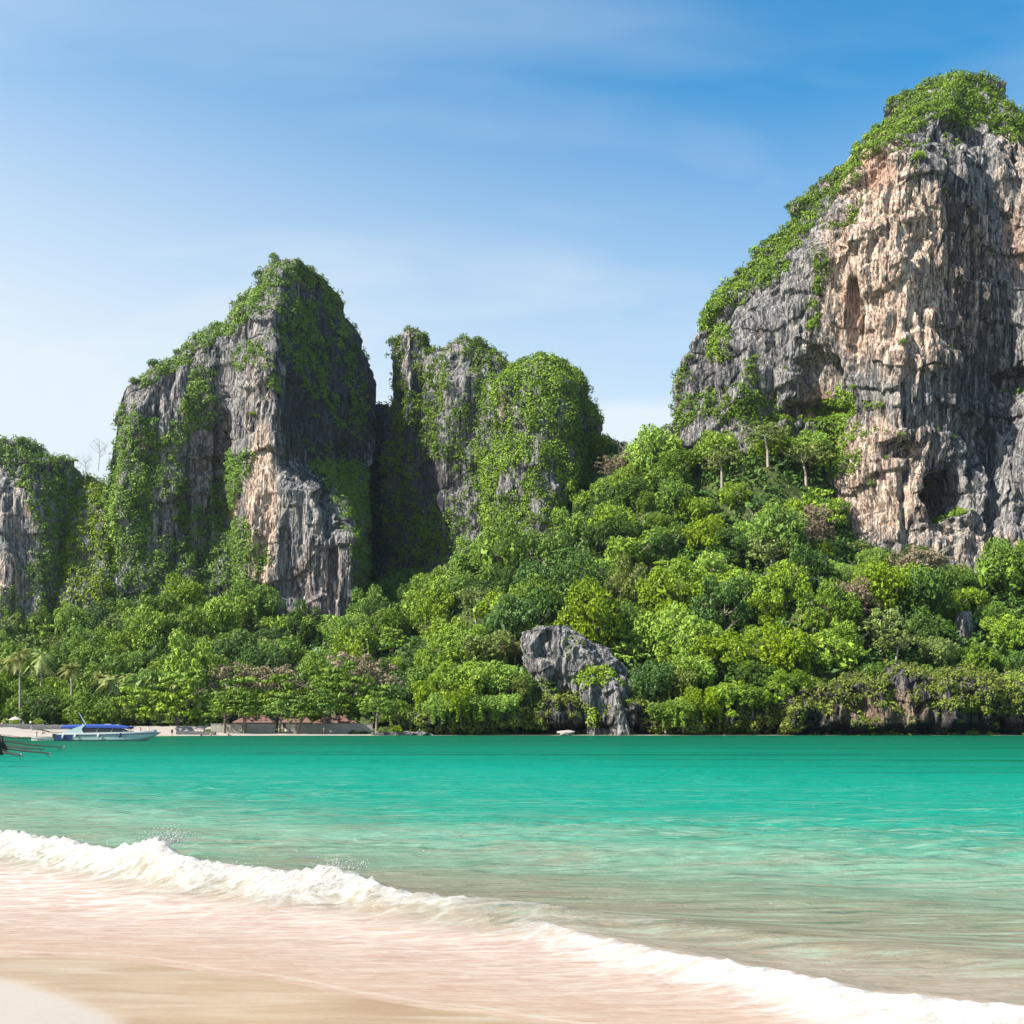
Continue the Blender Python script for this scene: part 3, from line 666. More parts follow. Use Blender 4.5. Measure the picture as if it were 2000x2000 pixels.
OUT2 = loft('lower_grey_rock',
  [ [(1305,1150,276),(1330,1128,276),(1380,1124,276),(1440,1125,276)],
    [(1305,1160,270),(1350,1150,266),(1440,1150,265)],
    [(1305,1175,270),(1350,1178,269),(1440,1180,268)],
    [(1305,1190,270),(1350,1205,266),(1440,1215,265)],
    [(1305,1205,276),(1340,1228,277),(1380,1238,277),(1440,1250,277)] ],
  10, 1305, 1446, 120, 130, 12, amp=1.0, fs=2.6, seed=67, wref=40, paint=paint_o, slab=.6,
  label=('two-legged grey rock stack below the craggy outcrop with bright bushes on top', 'rock'))
SPIRE = loft('grey_spire_rock',
  [ [(1196,1870,292),(1215,1864,292),(1260,1868,292),(1330,1860,292)],[(1196,1880,289),(1260,1884,288),(1330,1884,288)],
    [(1196,1892,292),(1225,1903,292),(1260,1902,292),(1330,1910,292)] ],
  5, 1194, 1330, 70, 50, 14, amp=.8, fs=3.0, seed=69, wref=30, slab=.5, label=('small grey fluted rock spire poking out of the jungle on the right slope', 'rock'))
# --- sea cliff along the foot of the headland, undercut at the tide line
ncol, nrow = 700, 90
pxs = np.linspace(770, 2500, ncol)
Yb = np.interp(pxs, [770,830,1000,1100,1250,1400,1600,1800,2000,2500], [266,265,266,270,268,266,264,262,262,262])
top_py = np.interp(pxs, [770,830,900,1000,1060,1120,1240,1300,1400,1500,1600,1700,1800,1900,2000,2500], [1418,1410,1404,1396,1390,1384,1396,1396,1398,1386,1362,1342,1332,1340,1336,1330])
zt = 1.0+EYE+(HOR-top_py)/F*Yb+2.6*pn(pxs/45, 0*pxs, 0*pxs, 77)+.9*pn(pxs/14, 0*pxs, 0*pxs, 78)
v = np.linspace(0, 1, nrow)[:, None]
Z = -1.0+(zt[None]+1.0)*np.clip(v/.86, 0, 1)
X = np.broadcast_to(((pxs-1000)/F*Yb)[None], Z.shape); Y0 = np.broadcast_to(Yb[None], Z.shape)
back = np.clip((v-.86)/.14, 0, 1)*9.0
hfrac = np.clip(Z/np.maximum(zt[None], 1), 0, 1)
P = np.stack([X, Y0+back, Z+back*.35], -1)
D = rock_disp(P*1.7, .85, 81, .8)+1.2*np.sin(np.pi*hfrac)-1.0
notch = 4.6*np.exp(-((Z-.5)/1.35)**2)*(.8+.5*pn(X/14, 0*X, 0*X, 83))
caves = 3.0*sst(.18, .42, pn(X/9, 0*X, Z/6, 84))*sst(1.0, .5, hfrac)
P[..., 1] -= (D-notch-caves)*(1-np.clip((v-.86)/.14, 0, 1)); 
px, py = proj(P)
warm = blobs(px, py, [(1720,1385,120,50,.8),(1300,1400,40,30,.4),(1600,1350,30,30,.4)]); dk = sst(3.4, 1.2, Z)*3.0+.45-warm*.5
me = np_mesh('sea_cliff', P.reshape(-1, 3), grid_faces(nrow, ncol)[:, ::-1], smooth=False, attrs=[('warm', 'POINT', (warm+.25).ravel()), ('orange', 'POINT', (blobs(px, py, [(1690,1390,60,30,.35)])).ravel()), ('dark', 'POINT', np.broadcast_to(dk, px.shape).ravel())], mats=[M_TIDE])
o = add('sea_cliff', me); tag(o, kind='structure')
_n = np.cross(np.gradient(P, axis=1), np.gradient(P, axis=0)); _n /= np.linalg.norm(_n, axis=-1, keepdims=True)+1e-9
if _n[..., 1].mean() > 0: _n = -_n
SEAC = dict(P=P, N=_n, px=px, py=py)
# --- shaded rock wall closing the gorge between the left peak and the pinnacles
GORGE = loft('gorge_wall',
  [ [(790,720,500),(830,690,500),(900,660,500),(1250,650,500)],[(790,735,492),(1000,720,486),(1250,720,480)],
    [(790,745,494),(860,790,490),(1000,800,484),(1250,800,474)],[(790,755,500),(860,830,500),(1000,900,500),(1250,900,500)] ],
  20, 790, 1250, 160, 160, 16, amp=.6, seed=91, wref=60, paint=lambda a, b, c: dict(dark=a*0+2.0))  # gorge shadow put into the rock colour over the whole wall
TOPS = []      # (mesh-grid dicts) planted below

# ------------------------------------------------------------------ leaves
def leaf_quads(Cn, N, S, aspect=.62):
    """leaf-clump faces: four vertices each, spun at random about their normal"""
    n = len(Cn); N = N/(np.linalg.norm(N, axis=1, keepdims=True)+1e-9)
    r = rng.normal(size=(n, 3)); T = np.cross(N, r); T /= np.linalg.norm(T, axis=1, keepdims=True)+1e-9; B = np.cross(N, T)
    S = np.broadcast_to(S, (n,))[:, None]
    fold = N*S*.35
    V = np.stack([Cn-T*S, Cn+B*S*aspect-fold, Cn+T*S, Cn-B*S*aspect-fold], 1).reshape(-1, 3)
    return V, np.arange(n*4).reshape(-1, 4)
def puffs(Cn, R, per, squash=.75, up=.25, size=.30, spread=.35, droop=0.):
    """leafy puffs: shells of leaf clumps round each centre, denser and facing outward on the upper side"""
    n = len(Cn); R = np.broadcast_to(R, (n,)); C_ = np.repeat(Cn, per, 0); R_ = np.repeat(R, per)
    d = rng.normal(size=(n*per, 3)); d[:, 2] = d[:, 2]+up; d /= np.linalg.norm(d, axis=1, keepdims=True)
    rad = R_*(1-np.abs(rng.normal(0, .16, n*per)))
    off = d*rad[:, None]; off[:, 2] *= squash
    if droop: off[:, 2] -= droop*R_*rng.random(n*per)*(np.hypot(d[:, 0], d[:, 1]))
    Nn = d+rng.normal(0, spread, d.shape)*.75; Nn[:, 2] += .12
    S = R_*size*np.exp(rng.normal(0, .28, n*per))
    tint = np.clip(np.repeat(rng.random(n), per)*.5+rng.random(n*per)*.5, 0, 1)
    return C_+off, Nn, S, tint
def leaf_mesh(name, parts, mats, tintboost=0):
    Cn = np.concatenate([p[0] for p in parts]); N = np.concatenate([p[1] for p in parts]); S = np.concatenate([p[2] for p in parts]); T = np.concatenate([p[3] for p in parts])
    V, Fc = leaf_quads(Cn, N, S)
    return np_mesh(name, V, Fc, smooth=False, attrs=[('tint', 'FACE', T)], mats=mats)
def tube(pts, radii, sides=6):
    pts = np.asarray(pts, float); n = len(pts); V = []; 
    for i in range(n):
        d = pts[min(i+1, n-1)]-pts[max(i-1, 0)]; d /= np.linalg.norm(d)+1e-9
        a = np.cross(d, (0.3, 1, .1)); a /= np.linalg.norm(a)+1e-9; b = np.cross(d, a)
        th = np.arange(sides)/sides*2*np.pi
        V.append(pts[i]+radii[i]*(np.cos(th)[:, None]*a+np.sin(th)[:, None]*b))
    V = np.concatenate(V); Fc = grid_faces(n, sides, wrap=True); return V, Fc
def join(parts):
    V = []; Fc = []; o = 0
    for v, f in parts: V.append(v); Fc.append(f+o); o += len(v)
    return np.concatenate(V), np.concatenate(Fc)
def limb_mesh(name, R, H, seed, n=5, pale=False, spread=.8, zb=.35):
    """tapered leaning trunk with limbs reaching into the crown; base at the origin"""
    r = np.random.default_rng(seed); parts = []
    lean = r.normal(0, .08*H, 2); top = np.array([lean[0], lean[1], H])
    pts = [np.array([0, 0, -1.5]), np.array([lean[0]*.2, lean[1]*.1, H*.3]), np.array([lean[0]*.7, lean[1]*.6, H*.65]), top]
    parts.append(tube(pts, [.055*R+.1, .045*R+.07, .035*R+.05, .02*R+.03]))
    for i in range(n):
        a = i/n*2*np.pi+r.uniform(-.4, .4); t0 = r.uniform(zb, .8); b = pts[1]*(1-t0)+top*t0
        L = R*spread*r.uniform(.7, 1.05); e = b+np.array([math.cos(a)*L, math.sin(a)*L, L*r.uniform(.25, .75)]); m_ = (b+e)/2+np.array([0, 0, -.08*L])
        parts.append(tube([b, m_, e], [.022*R+.03, .016*R+.02, .006*R+.01], 5))
        for k in range(2):
            e2 = e+np.array([math.cos(a+r.uniform(-1, 1)), math.sin(a+r.uniform(-1, 1)), r.uniform(.2, .8)])*L*.35
            parts.append(tube([m_*(.4)+e*.6, e2], [.010*R+.012, .004*R+.008], 4))
    V, Fc = join(parts); return np_mesh(name, V, Fc, mats=[M_BARKP if pale else M_BARK])
def dome_pts(n, r, lo=-.25):
    """spread points on a dome of radius 1"""
    k = np.arange(n)+r.random(); z = 1-(1-lo)*(k+.5)/n; ph = k*2.39996+r.random()*6
    rr = np.sqrt(np.maximum(0, 1-z*z)); return np.stack([rr*np.cos(ph), rr*np.sin(ph), z], 1)
def crown_billow(name, R, H, seed, lumps=15, m=L_GREEN, drape=.5, sq=.8):
    """creeper-smothered crown: fat lumps made of puffs, flanks hanging to the ground in curtains. centre at height H"""
    r = np.random.default_rng(seed); D = dome_pts(lumps, r, -.55)*(r.uniform(.45, .92, lumps)[:, None])
    L = D*R; L[:, 2] *= sq; L[:, 2] += H; LR = R*r.uniform(.28, .48, lumps)
    P_ = []; cc = []; rr = []
    for c, q in zip(L, LR):
        k = 19; d = dome_pts(k, r, -.45); cc.append(c+d*q*.85*np.array([1, 1, .9])); rr.append(np.full(k, q)*r.uniform(.24, .42, k))
    cc = np.concatenate(cc); rr = np.concatenate(rr)
    P_.append(puffs(cc, rr, 30, size=.25, spread=.30, up=.35))
    P_.append(puffs(L, LR*.7, 12, size=.42, spread=.7, up=0))
    P_.append(puffs(np.array([[0, 0, H-.2*R]])+r.normal(0, .25*R, (8, 3)), R*.3, 16, size=.42, spread=.7, up=0))
    if drape:
        k = int(10*drape); a = r.uniform(0, 2*np.pi, k)
        for q in a:
            rad = R*r.uniform(.6, .95); n = int(r.uniform(6, 10)); z = np.linspace(H+R*.1, max(.5, H-R*r.uniform(.8, 1.3)), n)
            c = np.stack([math.cos(q)*rad+r.normal(0, .05*R, n).cumsum()*.5, math.sin(q)*rad+r.normal(0, .05*R, n).cumsum()*.5, z], 1)
            P_.append(puffs(c, R*.16*np.linspace(1.1, .6, n), 12, size=.42, spread=.35, up=.2))
    return leaf_mesh(name, P_, [m])
def crown_tiered(name, R, H, seed, m=L_BRIGHT, tiers=4):
    """spreading beach almond: flat plates of leaves in tiers"""
    r = np.random.default_rng(seed); P_ = []
    for t in range(tiers):
        f = t/(tiers-1); z = H-R*.42+f*R*.85; rad = R*(1-.55*f**1.6)*r.uniform(.9, 1.05); n = int(13*(rad/R)**1.2)+3
        k = np.arange(n); ph = k*2.4+r.random()*6; rr = rad*np.sqrt((k+.6)/n)
        c = np.stack([rr*np.cos(ph), rr*np.sin(ph), z+r.normal(0, .07*R, n)-.10*rr], 1)
        P_.append(puffs(c, R*r.uniform(.15, .26, n), 30, squash=.32, size=.26, spread=.30, up=.5))
    P_.append(puffs(np.array([[0, 0, H-.1*R]])+r.normal(0, .35*R, (16, 3))*np.array([1, 1, .5]), R*.22, 22, size=.3, spread=.8))
    P_.append(puffs(np.stack([R*.75*np.cos(np.arange(10)*.63), R*.75*np.sin(np.arange(10)*.63), np.full(10, H-.5*R)], 1)+r.normal(0, .1*R, (10, 3)), R*.2, 22, size=.3, spread=.6))
    return leaf_mesh(name, P_, [m])
def crown_airy(name, R, H, seed, m=L_OLIVE, n=60):
    """open crown: separate leafy sprays at the limb ends with sky between them"""
    r = np.random.default_rng(seed); k = 9; hub = dome_pts(k, r, .0)*r.uniform(.5, .8, k)[:, None]*R; hub[:, 2] = hub[:, 2]*.75+H-.15*R
    c = np.repeat(hub, n//k, 0); c = c+r.normal(0, 1, c.shape)*R*np.array([.20, .20, .13])
    return leaf_mesh(name, [puffs(c, R*r.uniform(.09, .19, len(c)), 20, squash=.55, size=.30, spread=.45, up=.3)], [m])
def crown_bush(name, R, seed, m=L_GREEN, n=16, per=34):
    r = np.random.default_rng(seed); d = dome_pts(n, r, -.2); c = d*R*.62*r.uniform(.7, 1.1, n)[:, None]; c[:, 2] = c[:, 2]*.9+R*.35
    return leaf_mesh(name, [puffs(c, R*r.uniform(.22, .38, n), per, size=.24, spread=.5, up=.3)], [m])
def stem_mesh(name, R, seed):
    r = np.random.default_rng(seed); ps = []
    for i in range(4):
        a = r.uniform(0, 6.28); ps.append(tube([(0, 0, -.6*R), (math.cos(a)*R*.15, math.sin(a)*R*.15, R*.2), (math.cos(a)*R*.4, math.sin(a)*R*.4, R*.8)], [.05*R, .035*R, .015*R], 5))
    V, Fc = join(ps); return np_mesh(name, V, Fc, mats=[M_BARK])
def palm_meshes(H, seed):
    r = np.random.default_rng(seed); lean = r.normal(0, .06*H, 2)
    z = np.linspace(-1, H, 9); f = np.clip(z/H, 0, 1); pts = np.stack([lean[0]*f**1.6, lean[1]*f**1.6, z], 1)
    V, Fc = tube(pts, np.linspace(.30, .17, 9)); tr = np_mesh('palm_trunk', V, Fc, mats=[M_BARKP])
    fr = []
    for i in range(24):
        a = i*2.4+r.uniform(-.2, .2); el = r.uniform(-.55, 1.25); L = r.uniform(3.6, 4.6); n = 16
        s = np.linspace(0, 1, n); h = L*(s*math.cos(el)*.9); zz = L*(s*math.sin(el)-.62*s**2.1*(.6+.5*math.cos(el)))
        mid = np.stack([math.cos(a)*h, math.sin(a)*h, zz], 1)+pts[-1]
        side = np.array([-math.sin(a), math.cos(a), 0])
        w_ = .80*np.sin(np.pi*np.clip(s*.92+.08, 0, 1))**.6
        for sd in (-1, 1):
            for j in range(n-1):
                p0 = mid[j]; p1 = mid[j+1]; tip = (p0+p1)/2+side*sd*w_[j]*.95+np.array([math.cos(a)*.3, math.sin(a)*.3, -.75*w_[j]])
                fr.append((p0, p1, tip+(p1-p0)*.12, tip-(p1-p0)*.12))
    V = np.array(fr).reshape(-1, 3); Fc = np.arange(len(V)).reshape(-1, 4)
    cr = np_mesh('palm_fronds', V, Fc, smooth=False, attrs=[('tint', 'FACE', r.random(len(Fc)))], mats=[L_PALM])
    return tr, cr

# prototypes: (crown mesh, trunk mesh) per kind; base at the origin
R0 = 5.0
PROTO = {}
PROTO['jungle_tree'] = [(crown_billow('crown', R0, 4.9, 100+i, lumps=10+i % 4, drape=.4+.3*(i % 3), sq=[.8, .95, .7, 1.15, .85, .75][i % 6]), limb_mesh('trunk', R0, 6.0, 200+i)) for i in range(7)]
PROTO['tiered_tree'] = [(crown_tiered('crown', R0, 5.6, 120+i, tiers=3+i % 3), limb_mesh('trunk', R0, 5.4, 220+i, n=7, zb=.3)) for i in range(4)]
PROTO['airy_tree'] = [(crown_airy('crown', R0, 5.4, 140+i, n=80+10*i), limb_mesh('trunk', R0*.8, 6.2, 240+i, n=8, pale=True, zb=.45)) for i in range(3)]
PROTO['shrub'] = [(crown_bush('foliage', 1.0, 160+i), stem_mesh('stem', 1.0, 260+i)) for i in range(5)]
for k, l in PROTO.items():
    for cme, tme in l: cme.materials.clear(); cme.materials.append(L_GREEN)
def plant(kind, loc, scale, m, rz=None, i=None, name=None, zs=1.0):
    pr = PROTO[kind]; cme, tme = pr[i % len(pr) if i is not None else int(rng.integers(len(pr)))]
    root = bpy.data.objects.new(name or kind, None); C.objects.link(root); root.empty_display_size = .5
    root.location = loc; root.rotation_euler = (0, 0, rng.uniform(0, 6.28) if rz is None else rz); root.scale = (scale, scale, scale*zs)
    a = add('foliage' if kind == 'shrub' else 'crown', cme, root)
    if m is not L_GREEN:
        a.material_slots[0].link = 'OBJECT'; a.material_slots[0].material = m
    add('stem' if kind == 'shrub' else 'trunk', tme, root)
    return root

# ------------------------------------------------------------------ creepers and scrub on the cliff faces ("stuff")
def plant_face(name, cl, mask_fn, spacing, rad, m, label, cat='creepers', per=24, cap=True, seed=0, hang=.0, zlim=None, capk=.42, size=.27, rag=1.5):
    """clothes the parts of a cliff face where mask_fn(px,py)+noise is high, and its ledges, in leaf puffs"""
    P, N, px, py = cl['P'], cl['N'], cl['px'], cl['py']
    nr, nc = P.shape[:2]
    du = np.linalg.norm(np.gradient(P, axis=1), axis=-1); dv_ = np.linalg.norm(np.gradient(P, axis=0), axis=-1)
    area = du*dv_
    mk = mask_fn(px, py) if mask_fn else np.zeros(px.shape)
    nz = .55*pn(P[..., 0]/7, P[..., 1]/7, P[..., 2]/11, 300+seed)+.5*pn(P[..., 0]/2.6, P[..., 1]/2.6, P[..., 2]/4.5, 301+seed)
    m_ = mk*1.2-.66+nz*np.clip(mk*3, 0, 1)*rag
    if cap: m_ = np.maximum(m_, (N[..., 2]-capk)*2.4+nz*.7-np.where(mk > .05, .15, .9))
    dens = np.clip(m_*2.2, 0, 1)*area/(spacing**2)
    vis = (px > -120) & (px < 2120) & (P[..., 1] > 0) & (N[..., 1] < .65)
    dens = dens*vis
    cnt = rng.poisson(np.minimum(dens, 4)); idx = np.repeat(np.arange(nr*nc), cnt.ravel())
    c = P.reshape(-1, 3)[idx]+rng.normal(0, .35, (len(idx), 3)); n_ = N.reshape(-1, 3)[idx]
    c = c+n_*rad*.25
    R = rad*np.clip(np.exp(rng.normal(0, .4, len(idx))), .4, 1.8)
    A, B, S, T = puffs(c, R, per, squash=.85, up=.2, size=size, spread=.32, droop=hang)
    S = np.minimum(S, .50)
    T = np.clip(T*.8+.1+.25*np.repeat(nz.ravel()[idx], per), 0, 1)
    o = add(name, leaf_mesh(name, [(A, B, S, T)], [m])); tag(o, label, cat, kind='stuff'); return len(T)

nl = 0
mR = lambda px, py: strokes(px, py, [([(1890,150),(1940,190),(1985,250)],24,1.0),([(1880,165),(1800,190),(1740,225),(1680,285)],34,1.1),([(1850,200),(1930,220)],36,1.1),([(1790,215),(1860,225)],22,.9),
    ([(1745,235),(1800,235)],20,.8),([(1660,330),(1600,380),(1560,420),(1520,470)],25,1.1),([(1500,480),(1450,540),(1400,590),(1380,620)],24,1.1),([(1530,520),(1480,560)],14,.9),([(1405,640),(1400,690)],18,1.0),([(1605,500),(1605,560)],13,.9),
    ([(1330,800),(1400,790),(1480,800),(1500,840)],36,1.1),([(1640,800),(1600,860),(1640,900)],36,1.0),([(1700,800),(1690,850)],11,.7),([(1795,310),(1790,340)],11,.8),([(1590,590),(1590,640)],11,.6),
    ([(1300,860),(1330,740),(1345,700)],12,.8),([(1465,700),(1470,740)],10,.8),([(1670,400),(1640,450)],11,.7)])
nl += plant_face('cliff_scrub', RIGHT, mR, 1.25, 1.15, L_GREEN, 'scrub and creepers clothing the summit and left shoulder of the giant cliff on the right', capk=.50, seed=1)
mR2 = lambda px, py: strokes(px, py, [([(1700,270),(1640,320)],26,1.0),([(1480,520),(1420,570),(1370,620)],26,1.0),([(1405,650),(1410,690)],20,1.1),([(1640,790),(1620,880)],34,1.0),([(1560,420),(1520,480)],20,.9)])
nl += plant_face('sunlit_cliff_scrub', RIGHT, mR2, 1.7, 1.2, L_BRIGHT, 'brighter yellow-green scrub coloured as if sunlit along the shoulder of the giant cliff', cap=False, seed=2)  # sunlit look comes from a brighter leaf colour
mL = lambda px, py: strokes(px, py, [([(560,510),(600,530),(640,580),(670,640)],18,1.0),([(545,530),(500,575),(470,610)],22,1.0),([(580,560),(620,640),(600,700)],34,.75),([(560,600),(570,660),(620,760)],24,.85),
    ([(450,640),(420,650),(380,680),(330,720),(290,740)],14,.95),([(400,740),(390,800),(350,840),(320,880),(330,940)],26,1.25),([(270,850),(260,920),(250,980),(270,1020),(240,1080)],40,1.5),([(215,900),(205,1000),(195,1100),(180,1220)],34,1.6),
    ([(470,900),(440,960),(420,1020),(410,1060),(360,1000)],26,1.2),([(460,1080),(430,1120),(400,1180),(450,1220),(350,1200)],60,1.3),([(330,1100),(270,1120),(260,1190)],46,1.2),([(520,700),(530,760)],16,.6),([(470,700),(500,680)],24,.8),
    ([(660,700),(690,740),(700,820)],18,.9),([(700,920),(690,980)],30,.8),([(640,900),(700,960),(710,1050),(715,1180)],26,.9),([(650,620),(680,700),(620,700)],26,.6),([(240,800),(225,860)],16,.9),([(640,780),(660,850)],30,.35)])
nl += plant_face('peak_creepers', LEFT, mL, 1.45, 1.3, L_GREEN, 'creepers hanging in curtains and scrub on the ledges of the tall left peak', seed=3, hang=.5, capk=.5)
mL2 = lambda px, py: strokes(px, py, [([(208,930),(203,1040),(195,1130),(190,1230)],26,1.7),([(390,750),(370,820),(340,860)],16,1.2),([(275,920),(260,990),(280,1040)],20,1.1),([(500,575),(470,615)],16,.9)])
nl += plant_face('sunlit_creepers', LEFT, mL2, 1.7, 1.4, L_BRIGHT, 'bright yellow-green creeper curtain falling down the left end of the tall peak', cap=False, seed=4, hang=.5)  # sunlight put into the leaf colour of this second layer
mM1 = lambda px, py: strokes(px, py, [([(770,660),(765,700),(790,650)],22,1.2),([(830,670),(850,700)],22,1.0),([(770,790),(800,850),(790,950),(780,1100),(760,1180)],60,.85),([(820,720),(835,760)],14,.9)])
nl += plant_face('pinnacle_scrub', PIN1, mM1, 1.7, 1.3, L_GREEN, 'dark scrub on the slim pinnacle standing beside the gorge', seed=5, capk=.5)
mM2 = lambda px, py: strokes(px, py, [([(880,670),(865,690)],14,.9),([(930,690),(960,700),(985,720)],28,1.2),([(860,700),(850,760),(840,800)],20,1.2),([(940,760),(950,800)],30,1.0),([(900,830),(860,850),(900,880),(950,860)],42,1.2),([(860,1060),(850,1130),(900,1160)],70,1.2),([(920,930),(920,1010)],20,.8)])
nl += plant_face('ledge_creepers', PIN2, mM2, 1.6, 1.4, L_GREEN, 'creepers and bushes round the foot and shoulders of the broad grey pinnacle', seed=6, hang=.3, capk=.5)
mD = lambda px, py: strokes(px, py, [([(1060,710),(1110,740),(1150,790)],36,1.3),([(1000,730),(970,760),(1000,790),(1020,850)],30,1.2),([(1040,760),(1060,820),(1100,800)],40,1.0),([(1000,870),(960,900),(940,960),(950,1000),(1010,1000)],40,1.3),
    ([(1030,860),(1100,880),(1120,930)],36,1.1),([(1040,960),(1080,990)],34,1.0),([(950,1010),(970,1080)],20,.8),([(1120,850),(1140,920)],24,.9),([(1060,900),(1040,960)],34,.9),([(940,790),(950,850)],18,.9)])
nl += plant_face('dome_creepers', DOME, mD, 1.55, 1.6, L_GREEN, rag=3.2, per=26, size=.27, label= 'creepers draped in bright garlands over the domed limestone block', seed=7, hang=.6, capk=.5)
nl += plant_face('notch_creepers', SADDLE, lambda px, py: 0*px+1.25, 1.6, 1.5, L_BRIGHT, 'bright creepers tumbling down the ridge between the bluff and the tall peak', seed=15, hang=.5, capk=.45)
mD2 = lambda px, py: strokes(px, py, [([(1060,715),(1110,745),(1140,800)],26,1.1),([(1020,735),(985,770)],22,1.1),([(1040,770),(1060,830),(1100,810)],24,1.1),([(1010,870),(960,900),(940,960),(955,1000),(1010,990)],30,1.25),([(1080,880),(1110,930)],20,1.1),([(1000,850),(990,800)],14,1.0)])
nl += plant_face('sunlit_dome_creepers', DOME, mD2, 1.9, 1.9, L_BRIGHT, 'bright yellow-green swags of creeper standing out on the domed limestone block', cap=False, seed=17, hang=.7, rag=2.0)  # brighter leaves paint the sunlit swags over the green layer
mF = lambda px, py: strokes(px, py, [([(-40,880),(20,870),(70,890),(110,920),(140,960)],34,1.3),([(100,960),(110,1040),(90,1120),(110,1200)],38,1.3),([(150,1000),(160,1100),(150,1200)],40,1.4),([(60,930),(90,960)],26,.9),([(20,1180),(60,1200)],30,1.1)])
nl += plant_face('bluff_creepers', FARL, mF, 1.6, 1.4, L_GREEN, 'creepers and scrub over the top and right side of the small bluff on the far left', seed=8, hang=.4, capk=.45)
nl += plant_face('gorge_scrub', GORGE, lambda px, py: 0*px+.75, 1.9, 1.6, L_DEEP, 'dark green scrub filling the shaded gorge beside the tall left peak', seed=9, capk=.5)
nl += plant_face('outcrop_plants', OUT1, lambda px, py: strokes(px, py, [([(1085,1240),(1130,1262)],12,.6),([(1060,1340),(1040,1400)],16,1.0),([(1100,1280)],12,.7)]), 1.1, .7, L_OLIVE, 'tufts of green growing in the cracks of the craggy outcrop', cap=False, seed=10)
nl += plant_face('rock_stack_plants', OUT2, lambda px, py: strokes(px, py, [([(1130,1325),(1180,1320)],22,1.3),([(1120,1345),(1115,1360)],14,1.0),([(1210,1335)],9,.8),([(1165,1400),(1175,1380)],12,.9)]), .9, .9, L_BRIGHT, 'bright bush and tufts on top of the two-legged rock stack', cap=False, seed=11)
mS_ = lambda px, py: strokes(px, py, [([(830,1410),(900,1405),(1000,1400),(1040,1395)],22,1.3),([(1290,1400),(1420,1405),(1540,1395)],26,1.4),([(1640,1352),(1700,1358),(1790,1362)],15,1.0),([(1850,1370),(1990,1375)],18,1.1),([(1560,1375),(1600,1365)],12,.9),([(1640,1350),(1660,1380)],8,.8),([(1800,1345),(1900,1345),(2000,1340)],10,1.0),([(1660,1340),(1760,1345)],8,.7),([(1300,1400),(1350,1395)],20,.9)])
nl += plant_face('shore_creepers', SEAC, mS_, 1.0, .85, L_OLIVE, 'olive creepers spilling over the undercut sea cliff along the water', capk=.2, seed=12, hang=.5, cap=True)

rng = np.random.default_rng(2024)
# ------------------------------------------------------------------ undergrowth carpeting the slope
def on_ground(px, Y):
    x = (px-1000)/F*Y; z = terrain_z(np.array([[x]]), np.array([[Y]]))[0, 0]; return x, z
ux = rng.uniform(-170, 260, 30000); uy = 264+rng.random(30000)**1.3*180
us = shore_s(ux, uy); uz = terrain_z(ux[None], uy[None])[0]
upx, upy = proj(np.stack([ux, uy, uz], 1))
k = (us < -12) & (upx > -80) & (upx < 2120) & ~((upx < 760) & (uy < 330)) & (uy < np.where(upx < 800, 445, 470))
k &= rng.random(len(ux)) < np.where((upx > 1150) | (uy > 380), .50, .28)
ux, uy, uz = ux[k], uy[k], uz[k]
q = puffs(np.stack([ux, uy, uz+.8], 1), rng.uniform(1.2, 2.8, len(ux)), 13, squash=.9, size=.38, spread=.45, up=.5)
o = add('undergrowth', leaf_mesh('undergrowth', [q], [L_DEEP])); tag(o, 'low green undergrowth carpeting the slope between the jungle trees', 'undergrowth', kind='stuff')  # dark leaf colour stands in for shade in the gaps between crowns

# ------------------------------------------------------------------ the jungle: every tree stands by itself
MATN = {'bright': L_BRIGHT, 'green': L_GREEN, 'deep': L_DEEP, 'olive': L_OLIVE, 'dry': L_DRY}
WORDS = {'bright': 'yellow-green', 'green': 'green', 'deep': 'dark green', 'olive': 'olive', 'dry': 'brown half-bare'}
def zone(px, py):
    """where a tree stands, told by landmarks (at most seven words)"""
    if px < 190 and py > 1130: return 'behind the palms, below the small bluff'
    if py < 1130 and px < 800: return 'at the foot of the left peak'
    if px < 480: return 'below the creeper-hung side of the peak'
    if px < 760: return "below the left peak's pale streaked wall"
    if px < 950: return 'below the dark gorge' if py < 1290 else 'between beach wall and grey outcrop'
    if px < 1140: return 'in the hollow under the domed block' if py < 1200 else 'round the craggy grey outcrop'
    if py < 960: return 'on the saddle beside the domed block' if px < 1330 else "against the giant cliff's left foot"
    if px < 1320: return 'on the slope below the saddle' if py < 1120 else ('above and right of the craggy outcrop' if py < 1280 else 'on the shore right of the outcrop')
    if px < 1560: return 'high on the slope left of the giant' if py < 1090 else ('halfway up the right-hand hill' if py < 1260 else 'just above the dark sea cliff')
    if px < 1780: return "under the giant cliff's bare wall" if py < 1150 else ('left of the small grey spire' if py < 1280 else 'above the sunlit stretch of sea cliff')
    return "below the giant cliff's cave" if py < 1160 else ('beside the small grey spire' if py < 1300 else 'above the sea cliff, far right')
TREES = []    # dict(root-to-be)
def want(px, Y, R, kind, colr, dz=0., zs=1., i=None):
    x = (px-1000)/F*Y; z = float(terrain_z(np.array([[x]]), np.array([[Y]]))[0, 0])
    TREES.append(dict(x=x, Y=Y, z=z+dz, R=R, kind=kind, col=colr, zs=zs, i=i))
